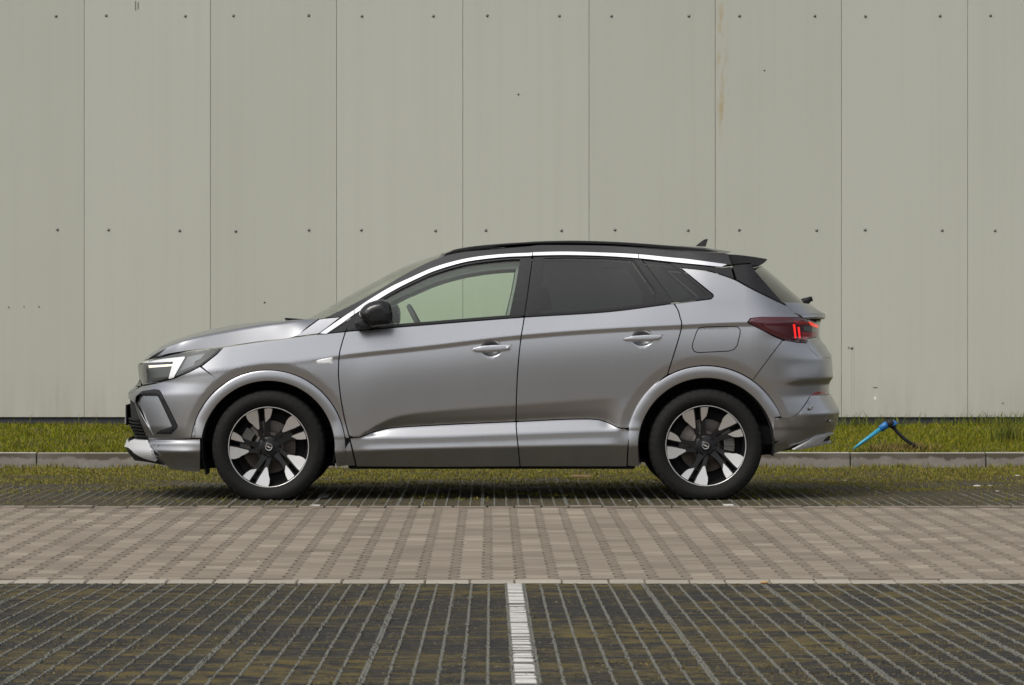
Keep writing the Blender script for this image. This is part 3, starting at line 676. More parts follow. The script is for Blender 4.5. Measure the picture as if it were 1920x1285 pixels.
def ring(c_, r, a0, a1, n=40): return [(c_[0] + r * math.cos(R(a0 + (a1 - a0) * k / n)), c_[1] - r * math.sin(R(a0 + (a1 - a0) * k / n))) for k in range(n + 1)]

# --- shared outlines, in photo pixels
fd_front = smooth_poly([(664.6, 584.5), (655, 604), (648, 622), (640, 648), (636, 667), (634.6, 693.5), (635, 710), (638, 740), (642, 765), (647, 790), (657, 827), (668, 873)])
cut = lambda ln, y0, y1: [p for p in ln if y0 <= p[1] <= y1]
gap_mid = smooth_poly([(998.8, 482.7), (983, 595), (976, 640), (970, 707), (967.7, 790), (971.7, 840), (975, 873)])
rd_back = smooth_poly([(1197.5, 479), (1263.4, 569), (1275, 595), (1278, 610), (1273, 633.6), (1251.5, 703)]) + smooth_poly([(1250, 704), (1234.7, 717), (1210, 744.6), (1192, 774), (1183.7, 802), (1177.4, 839), (1175.4, 873)])
lt_pts = [(x, float(L_lt(x))) for x in range(657, 1182, 6)]
bel = [(x, float(L_top(x))) for x in range(648, 1264, 7)]
fdm = cut(fd_front, 622, 819); gm = cut(gap_mid, 596, 790)
# front door
zh = [(h[0] - h[2] - 2, h[0] + h[2] + 3, h[1] - h[3] - 2, h[1] + h[3] + 3, 2.2) for h in HANDLES]
fdoor = panel('front_door', 'paint', [(648, 622)] + [p for p in bel if 652 < p[0] < 979] + [(982.8, 595)] + gm + [p for p in lt_pts[::-1] if 660 < p[0] < 965] + fdm[::-1][:-1], zone=zh[:1])
rbm = cut(rd_back, 571, 802)
rdoor = panel('rear_door', 'paint', [(983.2, 595)] + [p for p in bel if 986 < p[0] < 1259] + [(1263.4, 569.5)] + rbm + [p for p in lt_pts[::-1] if 970 < p[0] < 1178] + gm[::-1], zone=zh[1:])
# sill cladding on each door
bot = 875.5
panel('door_cladding', 'paint', [p for p in lt_pts if 660 < p[0] < 966] + [(967.8, 791)] + cut(gap_mid, 795, 874) + [(974.5, bot), (820, bot + 1), (668, bot)] + cut(fd_front, 822, 873)[::-1], dy=2.2, off=.001, parent=fdoor)
panel('door_cladding', 'paint', [(968.3, 791)] + [p for p in lt_pts if 970 < p[0] < 1176] + cut(rd_back, 806, 873) + [(1175.5, bot), (975.5, bot)] + cut(gap_mid, 795, 874)[::-1], dy=2.2, off=.001, parent=rdoor)
# front wing
hl_tip, wing_hl = (420.7, 652.4), zA((505, 410))[0]
bonnet_line = smooth_poly(zA((640, 293), (750, 277), (850, 262), (960, 249), (1060, 235), (1140, 225), (1210, 215)))
arcF = ring(WF, 144.5, 3, 126, 50)              # arch moulding outer edge, from the sill round to the bumper joint
wing = panel('front_wing', 'paint', bonnet_line + [(610, 626), (630, 624), (647.5, 622.2)] + cut(fd_front, 626, 823) + [(649, 823)] + [p for p in arcF if p[1] < 821] + [zA((505, 410))[0]] + zA((600, 335)))
panel('cowl_side', 'paint', zA((1070, 231), (1140, 180), (1218, 124), (1290, 116), (1345, 112), (1250, 186), (1213, 212), (1140, 222)), gap=.8, parent=wing)
# arch mouldings
def ex_arch(c_, rm, hw): return lambda s, v: .004 + .012 * np.sqrt(np.clip(1 - (np.clip((np.hypot(s - c_[0], v - c_[1]) - rm) / hw, -1, 1)) ** 2, 0, 1)) ** .8
a_out = ring(WF, 145, 0, 173, 60); a_in = ring(WF, 124.5, -12, 172, 60)
panel('wheel_arch', 'paint', [(x, y) for x, y in a_out if y <= 839] + [(357.5, 821.5), (378.5, 821.5)] + [p for p in a_in[::-1] if p[1] < 850] + [(631, 873), (667, 873), (656, 827)], dx=5, dy=3, gap=.7, off=.001, extra=ex_arch(WF, 133, 12.4), rim=.03)
r_out = ring(WR, 150.5, 22, 168, 60); r_in = ring(WR, 127.5, 8, 186, 60)
panel('wheel_arch', 'paint', [p for p in r_out if p[1] < 801] + [(1178, 839), (1176, 873), (1200, 873)] + [p for p in r_in[::-1] if p[1] < 850] + [(1451, 783), (1464, 781)], dx=5, dy=3, gap=.7, off=.001, extra=ex_arch(WR, 138, 13.4), rim=.03)
# rear quarter, with its fuel flap
quarter_top = smooth_poly(zD((450, 283), (560, 292), (660, 307), (740, 330), (850, 370), (950, 425), (1100, 500), (1215, 555)))
flap = zC((1495, 925), (1500, 890), (1530, 800), (1550, 775), (1590, 767), (1800, 762), (1845, 765), (1867, 785), (1868, 815), (1845, 910), (1820, 940), (1780, 953), (1540, 965), (1510, 955))
tl_low = smooth_poly(zD((945, 684), (1050, 737), (1130, 780), (1195, 808)))
qtr = panel('rear_quarter', 'paint', quarter_top + zD((1290, 571), (1345, 577), (1400, 618), (1435, 634), (1340, 644), (1030, 644), (960, 653), (942, 680)) + tl_low + zD((1195, 815), (1100, 940), (975, 1108)) +
            [p for p in ring(WR, 150.5, 55, 118, 40)] + cut(rd_back, 572, 702)[::-1] + [(1264, 568.6)] + zC((1400, 576), (1640, 546), (1660, 525), (1655, 510)), holes=[flap], dx=7)
panel('fuel_flap', 'paint', flap, gap=.5, parent=qtr)
# tail lamp
tl = zD((945, 680), (960, 652), (1030, 641), (1200, 640), (1340, 641), (1400, 661), (1446, 690), (1450, 750), (1438, 794), (1382, 809), (1372, 831), (1300, 826), (1220, 812), (1150, 786), (1050, 737))
tail = panel('tail_lamp', 'tail_maroon', tl, gap=.5, dx=4, dy=2.5, off=.003, pillow=(.010, 7), rim=.02)
panel('light_strip', 'led_red', zI((668, 1015), (692, 1015), (708, 1185), (690, 1190)), gap=0, dx=2, dy=3, off=.0145, rim=.003, parent=tail)
panel('light_strip', 'led_red', zI((722, 1050), (744, 1050), (757, 1185), (738, 1190)), gap=0, dx=2, dy=3, off=.0145, rim=.003, parent=tail)
panel('light_strip', 'led_amber', zI((845, 985), (880, 990), (965, 1030), (962, 1062), (880, 1032)), gap=0, dx=2, dy=2, off=.0145, rim=.003, parent=tail)
panel('red_lens', 'reflector_red', zI((672, 975), (840, 985), (845, 1020), (700, 1015)), gap=0, dx=3, dy=2, off=.0142, rim=.003, parent=tail)
panel('red_lens', 'reflector_red', zI((765, 1110), (960, 1110), (955, 1165), (830, 1185), (825, 1215), (790, 1215)), gap=0, dx=3, dy=2, off=.0142, rim=.003, parent=tail)
panel('clear_lens', 'lamp_grey', zI((780, 1042), (870, 1042), (960, 1070), (958, 1100), (880, 1100), (800, 1095)), gap=0, dx=3, dy=2, off=.0145, rim=.003, parent=tail)
# tailgate skin below the glass, full width
sfrom = lambda px, py: px2s(px, py)
def spts(pts): return [px2s(*p) for p in pts]
tg = spts(dens(zD((1290, 571), (1345, 577), (1400, 618), (1436, 634)), 5, False)) + spts([(1526, 594), (1530, 640)]) + spts(zD((1440, 800), (1400, 812))) + spts(zD((1440, 900), (1470, 935), (1530, 945))) + [(SR, 674), (SR, 582)]
panel('tailgate', 'paint', spts(zD((1383, 812), (1376, 834), (1398, 878), (1462, 936))) + [(SR, 674), (SR, 600)] + [(px2s(1530, 606)[0], 602)], sp='s', one=True, gap=-.5, off=.0012, dx=8)
duck = panel('tailgate_lip', 'paint', [(px2s(1474, 573)[0], 567), (px2s(1490, 588)[0], 587), (px2s(1503, 597)[0], 596.5), (SR, 597), (SR, 572)], sp='s', one=True, gap=0, dx=6, extra=lambda s, v: .012 * sst(583, 596, v))
# rear bumper
b_line = zD((1195, 815), (1100, 940), (975, 1108))
rb_low = smooth_poly(zJ((300, 936), (350, 938), (390, 930), (420, 912), (450, 885), (500, 820), (545, 748)))
rb = panel('rear_bumper', 'paint', [(px2s(*p)) for p in dens(b_line[::-1] + zD((1220, 813), (1300, 828), (1368, 833), (1375, 815)), 5, False)] + [px2s(*p) for p in dens(zD((1400, 880), (1460, 935)), 5, False)] + [(SR, 678), (SR, 741)] +
           [px2s(*p) for p in dens(zJ((690, 735), (545, 748)), 5, False)] + [px2s(*p) for p in rb_low[::-1][1:]] + [px2s(*p) for p in dens([p for p in ring(WR, 151, 20, 54, 16) if p[1] < 781], 6, False)], sp='s', one=True, dx=6, gap=.35)[0]
lowb = zJ((205, 932), (300, 937)) + rb_low[1:] + zJ((690, 738))
low_bot = zJ((735, 1060), (600, 1092), (400, 1207), (270, 1255), (240, 1258), (242, 1120), (232, 1010))
def ex_low(s, v): return .016 * np.clip((v - 741) / 37, 0, 1) * sst(1480, 1530, s) - .036 * np.clip((v - 779) / 60, 0, 1) + .001
panel('rear_bumper_lower', 'paint', [px2s(*p) for p in dens(lowb, 5, False)] + [(SR, 742), (SR, 812)] + [px2s(*p) for p in dens(low_bot, 5, False)], sp='s', one=True, dx=6, gap=.1, off=.001, extra=ex_low, pillow=(.005, 3), rim=.02)
refl = panel('reflector', 'reflector_red', zJ((548, 741), (592, 712), (686, 699), (686, 729)), gap=.3, off=.003, dx=4, dy=2, rim=.004)
panel('diffuser', 'black_plastic', [px2s(*p) for p in dens(zJ((270, 1255), (400, 1207), (600, 1092), (735, 1062)), 5, False)] + [(SR, 812), (SR, 838)] + [px2s(*p) for p in dens(zJ((700, 1150), (480, 1226)), 5, False)], sp='s', one=True, off=-.05, dx=8, gap=0)
panel('exhaust_trim', 'paint_silver', zJ((400, 1207), (500, 1152), (600, 1092), (680, 1072), (738, 1061), (730, 1080), (690, 1092), (655, 1122), (640, 1148), (722, 1131), (720, 1150), (640, 1166), (480, 1202)), gap=0, off=.006, dx=4, dy=2, pillow=(.006, 3), rim=.015)
panel('exhaust_opening', 'matte_black', zJ((640, 1148), (655, 1122), (690, 1092), (730, 1080), (722, 1131)), gap=0, off=-.006, dx=4, dy=2, rim=.01)
for c_, rr in ((zJ((527, 858))[0], 3.0), (zJ((688, 962))[0], 2.6), (zG((703, 733))[0], 3.2), (zG((310, 975))[0], 3.2)):
    panel('parking_sensor', 'trim_grey', ring(c_, rr, 0, 345, 14), gap=0, off=.034 if c_[0] > 900 else (.012 if c_[1] < 800 else .006), dx=2, dy=2, rim=.012)
# front bumper
bump = panel('front_bumper', 'paint', [px2s(*p) for p in dens(zG((170, 449), (300, 424), (460, 380), (600, 322), (690, 276)) + zG((880, 410)), 5, False)] + [px2s(*p) for p in [q for q in ring(WF, 145.5, 124, 172, 24) if q[1] < 820]] +
            [px2s(*p) for p in dens(zG((605, 917), (420, 924), (228, 928), (185, 840), (135, 705), (105, 600)), 5, False)] + [(px2s(246, 756)[0], 755), (px2s(244, 745)[0], 744)] + [(px2s(252, 733)[0], 732)], holes=[px2s_many(dens(zG((118, 545), (150, 514), (180, 494), (280, 479), (322, 484), (343, 508), (420, 660), (489, 800), (484, 822), (430, 875), (308, 871), (272, 884), (185, 735), (110, 590)), 4))], sp='s', gap=.7, dx=6, rim=.004)
panel('bumper_bar', 'paint', [(SF, 728), (px2s(256, 729)[0], 728), (px2s(244, 745)[0], 745), (px2s(246, 756)[0], 753), (SF, 753)], sp='s', one=True, gap=.3, dx=6)
panel('bumper_insert', 'paint', zG((118, 545), (152, 520), (290, 531), (318, 542), (438, 803), (330, 840), (302, 866), (272, 884), (185, 735), (110, 590)), gap=-1.2, off=-.002, extra=lambda s, v: .022 * (v - 815) / 76, dx=5, rim=0, parent=bump)
panel('air_vent_trim', 'black_plastic', zG((150, 514), (180, 494), (280, 479), (322, 484), (343, 508), (420, 660), (489, 800), (484, 822), (430, 875), (308, 871), (304, 864), (335, 842), (425, 818), (441, 803), (380, 670), (318, 541), (290, 531), (152, 521)), gap=0, off=.003, dx=4, dy=2.5, pillow=(.006, 4), rim=.05, parent=bump)
flow = panel('front_bumper_lower', 'paint', zG((228, 931), (420, 927), (692, 921), (692, 1212), (560, 1206), (430, 1192), (382, 1143), (325, 1095), (270, 1010)), gap=.4, off=.003, dx=5, dy=1.6)
panel('skid_plate', 'paint_silver', [px2s(*p) for p in dens(zG((232, 940), (270, 1000), (325, 1092), (240, 1066), (140, 1030), (80, 995)), 5, False)] + [(SF, 845), (SF, 829)] + [px2s(*p) for p in dens(zG((75, 950), (110, 930), (150, 938)), 5, False)], sp='s', one=True, gap=0, off=.006, dx=6, extra=lambda s, v: .03 * sst(824, 858, v), rim=.02)
panel('front_lip', 'black_plastic', [px2s(*p) for p in dens(zG((80, 998), (140, 1034), (240, 1070), (325, 1096), (382, 1146), (250, 1118), (100, 1098)), 5, False)] + [(SF, 868), (SF, 846)], sp='s', one=True, gap=0, off=.012, dx=6, rim=.02)
gr = panel('grille', 'matte_black', [(SF, 750), (px2s(252, 758)[0], 752), (px2s(262, 800)[0], 800), (px2s(278, 827)[0], 828), (SF, 830)], sp='s', one=True, gap=0, off=-.015, dx=8)[0]
for k in range(6):
    vv = 789 + k * 6.3; panel('grille_bar', 'black_plastic', [(SF, vv), (px2s(262 + k * 3, vv)[0], vv), (px2s(262 + k * 3, vv + 3)[0], vv + 3), (SF, vv + 3)], sp='s', one=True, gap=0, off=.004, dx=8, dy=1.5, rim=.02, parent=gr)
panel('visor', 'gloss_black', [(SF, 684), (px2s(266, 690)[0], 688), (px2s(264, 718)[0], 720), (px2s(262, 728)[0], 727), (SF, 727)], sp='s', one=True, gap=.4, dx=8)
emb = empty('emblem', (0, 0, 0), car)
# number plate on its holder
pl_x = P3(238.5, 775, .15).x
box_obj('number_plate', (pl_x, pl_x + .012, -.26, .26, P3(0, 795, 0).z, P3(0, 757, 0).z), 'black_plastic', car, .004)
box_obj('plate_face', (pl_x - .004, pl_x - .0005, -.25, .25, P3(0, 793, 0).z, P3(0, 759, 0).z), 'plate_white', car, .002)
# head lamp
hlo = zG((157, 300), (165, 252), (200, 234), (300, 203), (450, 164), (600, 139), (750, 122), (898, 110), (800, 190), (700, 265), (600, 315), (460, 375), (300, 418), (176, 438), (157, 400))
head = panel('head_lamp', 'lamp_dark', hlo, gap=.4, dx=4, dy=2.5, pillow=(.006, 5), rim=.02)
panel('lamp_surround', 'lamp_smoke', zG((215, 240), (320, 208), (450, 172), (600, 146), (750, 130), (870, 116), (790, 185), (690, 262), (590, 308), (480, 362), (570, 185), (400, 203)), gap=0, off=.0066, dx=3, dy=2, rim=.002, parent=head)
panel('daylight_blade', 'lamp_white', zG((190, 236), (400, 205), (556, 188), (562, 194), (462, 372), (422, 384), (418, 376), (458, 234), (210, 243)), gap=0, off=.0085, dx=3, dy=2, rim=.003, parent=head)
panel('daylight_strip', 'led_warm', zG((240, 266), (452, 255), (450, 272), (246, 286)), gap=0, off=.0085, dx=3, dy=2, rim=.003, parent=head)
panel('lamp_lens', 'lamp_smoke', zG((245, 292), (445, 280), (410, 375), (300, 405), (240, 415)), gap=0, off=.0075, dx=3, dy=2, rim=.002, parent=head)
panel('lamp_reflector', 'lamp_grey', zG((585, 190), (742, 160), (700, 210), (655, 228), (640, 268), (515, 322)), gap=0, off=.0085, dx=3, dy=2, rim=.003, parent=head)
panel('side_repeater', 'lamp_white', zB((214, 1034), (240, 1020), (330, 1003), (350, 1003), (346, 1049), (300, 1055), (240, 1055)), gap=0, off=.001, dx=2, dy=1.5, pillow=(.006, 3), rim=.004)

# --- greenhouse
ctop = zB((245, 822), (420, 700), (520, 635), (640, 555), (800, 460), (960, 385), (1130, 310), (1300, 258), (1480, 222), (1700, 200), (1900, 191)) + zC((240, 188), (500, 182), (800, 190), (1070, 203), (1300, 225), (1500, 245), (1770, 281))
cbot = zB((300, 822), (430, 735), (520, 670), (720, 546), (860, 465), (1000, 396), (1150, 331), (1350, 271), (1500, 244), (1700, 223), (1900, 215)) + zC((240, 213), (500, 208), (800, 215), (1070, 232), (1300, 257), (1500, 277), (1720, 300))
ctop, cbot = smooth_poly(ctop, 5), smooth_poly(cbot, 5)
def chx(ln, a, b):
    xs, ys = [p[0] for p in ln], [p[1] for p in ln]; a, b = max(a, xs[0]), min(b, xs[-1])
    return [(a, float(np.interp(a, xs, ys)))] + [p for p in ln if a + .5 < p[0] < b - .5] + [(b, float(np.interp(b, xs, ys)))]
for a, b, ka, kb in ((600, 663.6, 612, 663.6), (664.8, 998.0, 664.8, 998.0), (999.4, 1196.4, 999.4, 1196.8), (1197.8, 1363, 1198.2, 1352)):
    panel('chrome_strip', 'chrome', chx(ctop, a, b) + chx(cbot, ka, kb)[::-1], gap=0, off=.010, dx=5, dy=1.5, rim=.012, feat=False)
# black window surround and pillars, cut into door frames, with openings for the glass
g_front = smooth_poly(zB((640, 618), (720, 566), (860, 486), (1000, 417), (1150, 352), (1350, 292), (1500, 265), (1700, 243), (1812, 237)), 5) + zB((1780, 430), (1730, 672), (1400, 700), (1000, 738), (660, 770), (600, 775))
g_rear = zC((333, 232), (500, 226), (800, 232), (1026, 244), (1115, 360), (1196, 470), (1192, 577), (900, 618), (600, 640), (302, 657))
g_qtr = zC((1118, 246), (1220, 254), (1318, 268), (1460, 385), (1606, 514), (1480, 548), (1356, 570), (1240, 410))
beltline = lambda a, b: [(x, float(L_top(x)) - .3) for x in range(a, b, 8)]
fd_fr = chx(cbot, 668, 996)
panel('front_window_frame', 'gloss_black', [(664.8, 590)] + fd_fr + cut(gap_mid, 484, 594) + beltline(652, 980)[::-1] + cut(fd_front, 592, 621)[::-1], holes=[g_front], gap=.9, rim=.035, parent=fdoor)
panel('rear_window_frame', 'gloss_black', [(999.5, 482.5)] + chx(cbot, 1002, 1196) + cut(rd_back, 483, 568) + beltline(986, 1262)[::-1] + cut(gap_mid, 484, 594)[::-1], holes=[g_rear], gap=.9, rim=.008, parent=rdoor)
sail = panel('window_corner', 'gloss_black', zB((305, 820), (430, 740), (515, 675), (508, 690), (450, 800)), gap=.7, rim=.01)
qs = panel('quarter_surround', 'gloss_black', [(1199.5, 481.5)] + chx(cbot, 1202, 1353) + zD((790, 275), (822, 272), (845, 364)) + quarter_top[::-1][[i for i, p in enumerate(quarter_top[::-1]) if p[0] < 1376][0]:] + zC((1655, 512), (1662, 525), (1640, 545), (1400, 575)) + cut(rd_back, 483, 568)[::-1], holes=[g_qtr], gap=.9, rim=.006)
panel('front_window', 'glass_green', g_front, gap=-1.0, off=-.012, rim=0, parent=fdoor)
panel('rear_window', 'glass_privacy', g_rear, gap=-1.0, off=-.005, rim=0, parent=rdoor)
panel('quarter_window', 'glass_privacy', g_qtr, gap=-1.0, off=-.004, rim=0)
panel('window_seal', 'black_plastic', zC((1024, 232), (1036, 230), (1120, 352), (1208, 470), (1205, 582), (1192, 584), (1195, 475), (1110, 362)), gap=0, off=.002, rim=.006, dx=4, parent=rdoor)
bb_ = [(x, float(L_top(x))) for x in range(655, 1262, 7)]
panel('belt_moulding', 'black_plastic', [(x, y - 5.2) for x, y in bb_ if x < 979] + [(x, y - .6) for x, y in bb_[::-1] if x < 979], gap=0, off=.006, dx=10, dy=1.5, rim=.012, feat=False, parent=fdoor)
panel('belt_moulding', 'black_plastic', [(x, y - 5.2) for x, y in bb_ if 988 < x < 1254] + [(x, y - .6) for x, y in bb_[::-1] if 988 < x < 1258], gap=0, off=.006, dx=10, dy=1.5, rim=.012, feat=False, parent=rdoor)
# A pillar and cant rail above the chrome
ap_top = zB((285, 694), (390, 645), (500, 590), (700, 480), (900, 360), (1060, 275), (1180, 225), (1300, 190), (1500, 160), (1900, 125))
cant = smooth_poly(ap_top + zC((300, 117), (700, 119), (1000, 133), (1400, 166), (1640, 182), (1755, 188)), 5); cant = [(x, y + 1.6 * float(sst(850, 920, x)) * float(1 - sst(1310, 1350, x))) for x, y in cant]
chrome_up = [(x, y - 1.0) for x, y in chx(ctop, 606, 1366)]
pil = panel('roof_side', 'roof_black', cant + zD((800, 180), (826, 262)) + chrome_up[::-1] + zB((420, 690),), gap=.5, rim=.02, dy=2.5)
# roof skin, screen and tailgate glass: lofts between traced edges
def resample(c_, n):
    c_ = [Vector(p) for p in c_]; L = [0]
    for a, b in zip(c_, c_[1:]): L.append(L[-1] + (b - a).length)
    out = []; j = 0
    for k in range(n):
        q = L[-1] * k / (n - 1)
        while j < len(L) - 2 and L[j + 1] < q: j += 1
        out.append(c_[j].lerp(c_[j + 1], (q - L[j]) / max(L[j + 1] - L[j], 1e-9)))
    return out
def loft(name, mat, edge, mid, ns=40, ntv=14, parent=None, thick=0, crease=None, lift=None):
    """half surface from the side edge to the centre line, mirrored into one skin"""
    E, Md = resample(edge, ns), resample(mid, ns); Cr = resample(crease, ns) if crease else None
    bm = bmesh.new(); rows = []
    for i in range(ns):
        half = []
        for j in range(ntv + 1):
            t_ = j / ntv
            if Cr:
                k = .3
                if t_ < k: q = t_ / k; p = E[i].lerp(Cr[i], q); 
                else:
                    q = (t_ - k) / (1 - k); g = 1 - (1 - q) ** 2; p = Vector((Cr[i].x + (Md[i].x - Cr[i].x) * g, Cr[i].y + (Md[i].y - Cr[i].y) * q, Cr[i].z + (Md[i].z - Cr[i].z) * g))
            else:
                g = 1 - (1 - t_) ** 2; p = Vector((E[i].x + (Md[i].x - E[i].x) * g, E[i].y + (Md[i].y - E[i].y) * t_, E[i].z + (Md[i].z - E[i].z) * g))
            half.append(p)
        full = [Vector(p) for p in half] + [Vector((p.x, -p.y, p.z)) for p in half[-2::-1]]
        rows.append([bm.verts.new(p) for p in full])
    for a, b in zip(rows, rows[1:]):
        for k in range(len(a) - 1):
            try: bm.faces.new((a[k], a[k + 1], b[k + 1], b[k]))
            except ValueError: pass
    bmesh.ops.remove_doubles(bm, verts=bm.verts[:], dist=1e-5)
    if thick:
        bmesh.ops.recalc_face_normals(bm, faces=bm.faces[:]); bmesh.ops.solidify(bm, geom=bm.faces[:], thickness=thick)
    return bm_obj(name, bm, mat, parent or car, True)
on = lambda pts, o_=0.: [Vector(tuple(surf(np.array([s]), np.array([v]))[0] + surf_n(np.array([s]), np.array([v]))[0] * o_)) for s, v in (px2s(*p) for p in pts)]
cen = lambda pts: [P3(x, y, 0) for x, y in pts]
scr_c = smooth_poly(zB((150, 708), (350, 592), (600, 452), (900, 296), (1130, 214), (1215, 186)), 6)
loft('windscreen', 'glass_screen', on(chx(cant, 605, 824), -.003), cen(scr_c), 40, 14)
roof_c = smooth_poly([(831, 475.5), (870, 467), (930, 460), (1000, 456.5), (1070, 456), (1150, 457.5), (1240, 460.5), (1310, 464), (1370, 473)], 8)
loft('roof', 'roof_black', on(chx(cant, 822, 1362), -.001), cen(roof_c), 50, 14)
# spoiler and tailgate upper part
def prism(name, pts, ws, mat, parent=None, bevel=.004, taper=None, shift=None):
    bm = bmesh.new(); rings = []
    for w in ws:
        rings.append([bm.verts.new(P3(x, y, 0) + Vector((shift(w) if shift else 0, -w, 0))) if False else bm.verts.new(Vector((P3(x, y, .5).x + (shift(w) if shift else 0), -w, P3(x, y, .5).z))) for x, y in pts])
    n = len(pts)
    for a, b in zip(rings, rings[1:]):
        for k in range(n): bm.faces.new((a[k], a[(k + 1) % n], b[(k + 1) % n], b[k]))
    bm.faces.new(rings[0]); bm.faces.new(rings[-1][::-1]); bmesh.ops.recalc_face_normals(bm, faces=bm.faces[:])
    if bevel: bmesh.ops.bevel(bm, geom=[e for e in bm.edges if len(e.link_faces) == 2 and e.calc_face_angle(0) > .5], offset=bevel, segments=2, profile=.5, affect='EDGES')
    return bm_obj(name, bm, mat, parent or car)
sp_side = zD((812, 184), (900, 190), (1000, 203), (1096, 219), (1100, 224), (1075, 248), (1042, 269), (1000, 270), (975, 250), (900, 256), (828, 264))
ws = [-.60, -.57, -.4, -.2, 0, .2, .4, .57, .60]
prism('spoiler', [(x, y) for x, y in sp_side], ws, 'roof_black', None, .003, shift=lambda w: -.02 * (abs(w) / .6) ** 2)
pil2 = panel('tailgate_pillar', 'gloss_black', zD((830, 266), (975, 250), (988, 296), (1060, 380), (1140, 470), (1213, 551), (1100, 496), (950, 420), (862, 369)), gap=.5, rim=.02)
rg_e = smooth_poly(zD((985, 292), (1060, 380), (1140, 470), (1213, 552), (1250, 566), (1330, 575)), 5)
rg_c = smooth_poly(zD((1045, 270), (1100, 312), (1200, 398), (1300, 487), (1380, 556), (1405, 578)), 5)
loft('rear_screen', 'glass_privacy', on(rg_e, 0), [P3(x - 1.5, y, .0) for x, y in rg_c], 24, 14)
# backing behind the screen so that the tailgate trim shows
loft('tailgate_frame', 'gloss_black', on(rg_e, -.03), [P3(x - 12, y + 4, .0) for x, y in rg_c], 24, 14)
bm = bmesh.new(); a = P3(1503, 567, .05); b = P3(1523, 560, .05)
add_tube(bm, [a, a.lerp(b, .5), b], [.022, .020, .016], 10); add_tube(bm, [P3(1508, 571, .05), P3(1516, 563, .05)], [.02, .018], 8); add_tube(bm, [P3(1503, 566, .04), P3(1494, 560, -.35)], .006, 6)
bm_obj('rear_wiper', bm, 'black_plastic', car, True)
# bonnet
b_edge = smooth_poly(zA((172, 374), (200, 366), (260, 345), (330, 327), (480, 306), (640, 289), (850, 258), (1060, 231), (1140, 174), (1212, 122)), 5)
b_cre = smooth_poly(zA((185, 366), (230, 335), (290, 300), (370, 265), (480, 232), (640, 199), (800, 170), (920, 152), (1000, 143), (1170, 123)), 5)
b_cen = smooth_poly(zA((172, 372), (205, 338), (300, 276), (420, 229), (560, 188), (700, 160), (850, 141), (960, 133), (1040, 129), (1110, 128)), 5)
edge3 = on(b_edge[:], 0); E_ = resample(edge3, 60)
cre3 = [P3(x, y, 0) for x, y in b_cre]
def cre_w(px): return float(np.interp(px, [276, 300, 340, 400, 520, 600], [.62, .68, .735, .757, .772, .768]))
cre3 = [P3(x, y, cre_w(x)) for x, y in b_cre]
loft('bonnet', 'paint', edge3, cen([(x - .5, y) for x, y in b_cen]), 60, 20, crease=cre3)
for w in (.45, -.2):
    bm = bmesh.new(); add_tube(bm, [P3(535, 598, w), P3(552, 600.0, w - .15), P3(570, 601.5, w - .35)], [.006, .009, .009], 8)
    bm_obj('wiper', bm, 'black_plastic', car, True)
prism('scuttle', [(545, 604), (580, 598.5), (625, 598), (625, 612), (545, 612)], [-.68, 0, .68], 'matte_black', None, 0)
# roof rails and aerial
rl_top = zB((1216, 206), (1245, 184), (1300, 160), (1450, 134), (1650, 115), (1900, 99)) + zC((300, 95), (600, 90), (1000, 105), (1500, 145), (1640, 163), (1700, 177), (1742, 191))
rl_bot = zC((1640, 188), (1400, 166), (1000, 133), (700, 119), (300, 118), (0, 136)) + zB((1700, 140), (1500, 160), (1330, 182))
for s in (1, -1):
    bm = bmesh.new(); rp = smooth_poly(rl_top, 8) + smooth_poly(rl_bot, 8); n = len(rp)
    A_ = [bm.verts.new((P3(x, y, .60).x, -s * .615, P3(x, y, .60).z)) for x, y in rp]; B_ = [bm.verts.new((P3(x, y, .60).x, -s * .58, P3(x, y, .60).z)) for x, y in rp]
    for k in range(n): bm.faces.new((A_[k], A_[(k + 1) % n], B_[(k + 1) % n], B_[k]))
    bm.faces.new(A_); bm.faces.new(B_[::-1]); bmesh.ops.recalc_face_normals(bm, faces=bm.faces[:])
    bmesh.ops.bevel(bm, geom=[e for e in bm.edges if (e.verts[0] in A_ and e.verts[1] in A_) or (e.verts[0] in B_ and e.verts[1] in B_)] if False else [e for e in bm.edges if e.calc_face_angle(0) > 1.0 and abs(e.verts[0].co.y - e.verts[1].co.y) < 1e-4], offset=.006, segments=2, profile=.5, affect='EDGES')
    bm_obj('roof_rail', bm, 'black_plastic', car)
an = zD((560, 124), (575, 112), (600, 92), (625, 75), (645, 71), (650, 74), (634, 128))
bm = bmesh.new(); n = len(an); Lr = []
for w, sc_ in ((.022, .9), (.008, 1.), (-.008, 1.), (-.022, .9)):
    Lr.append([bm.verts.new((P3(x, y, 0).x, -w * (1 if y > 462 else .55), P3(x, 462 + (y - 462) * sc_, 0).z)) for x, y in an])
for a, b in zip(Lr, Lr[1:]):
    for k in range(n): bm.faces.new((a[k], a[(k + 1) % n], b[(k + 1) % n], b[k]))
bm.faces.new(Lr[0]); bm.faces.new(Lr[-1][::-1]); bm_obj('aerial_fin', bm, 'black_plastic', car)

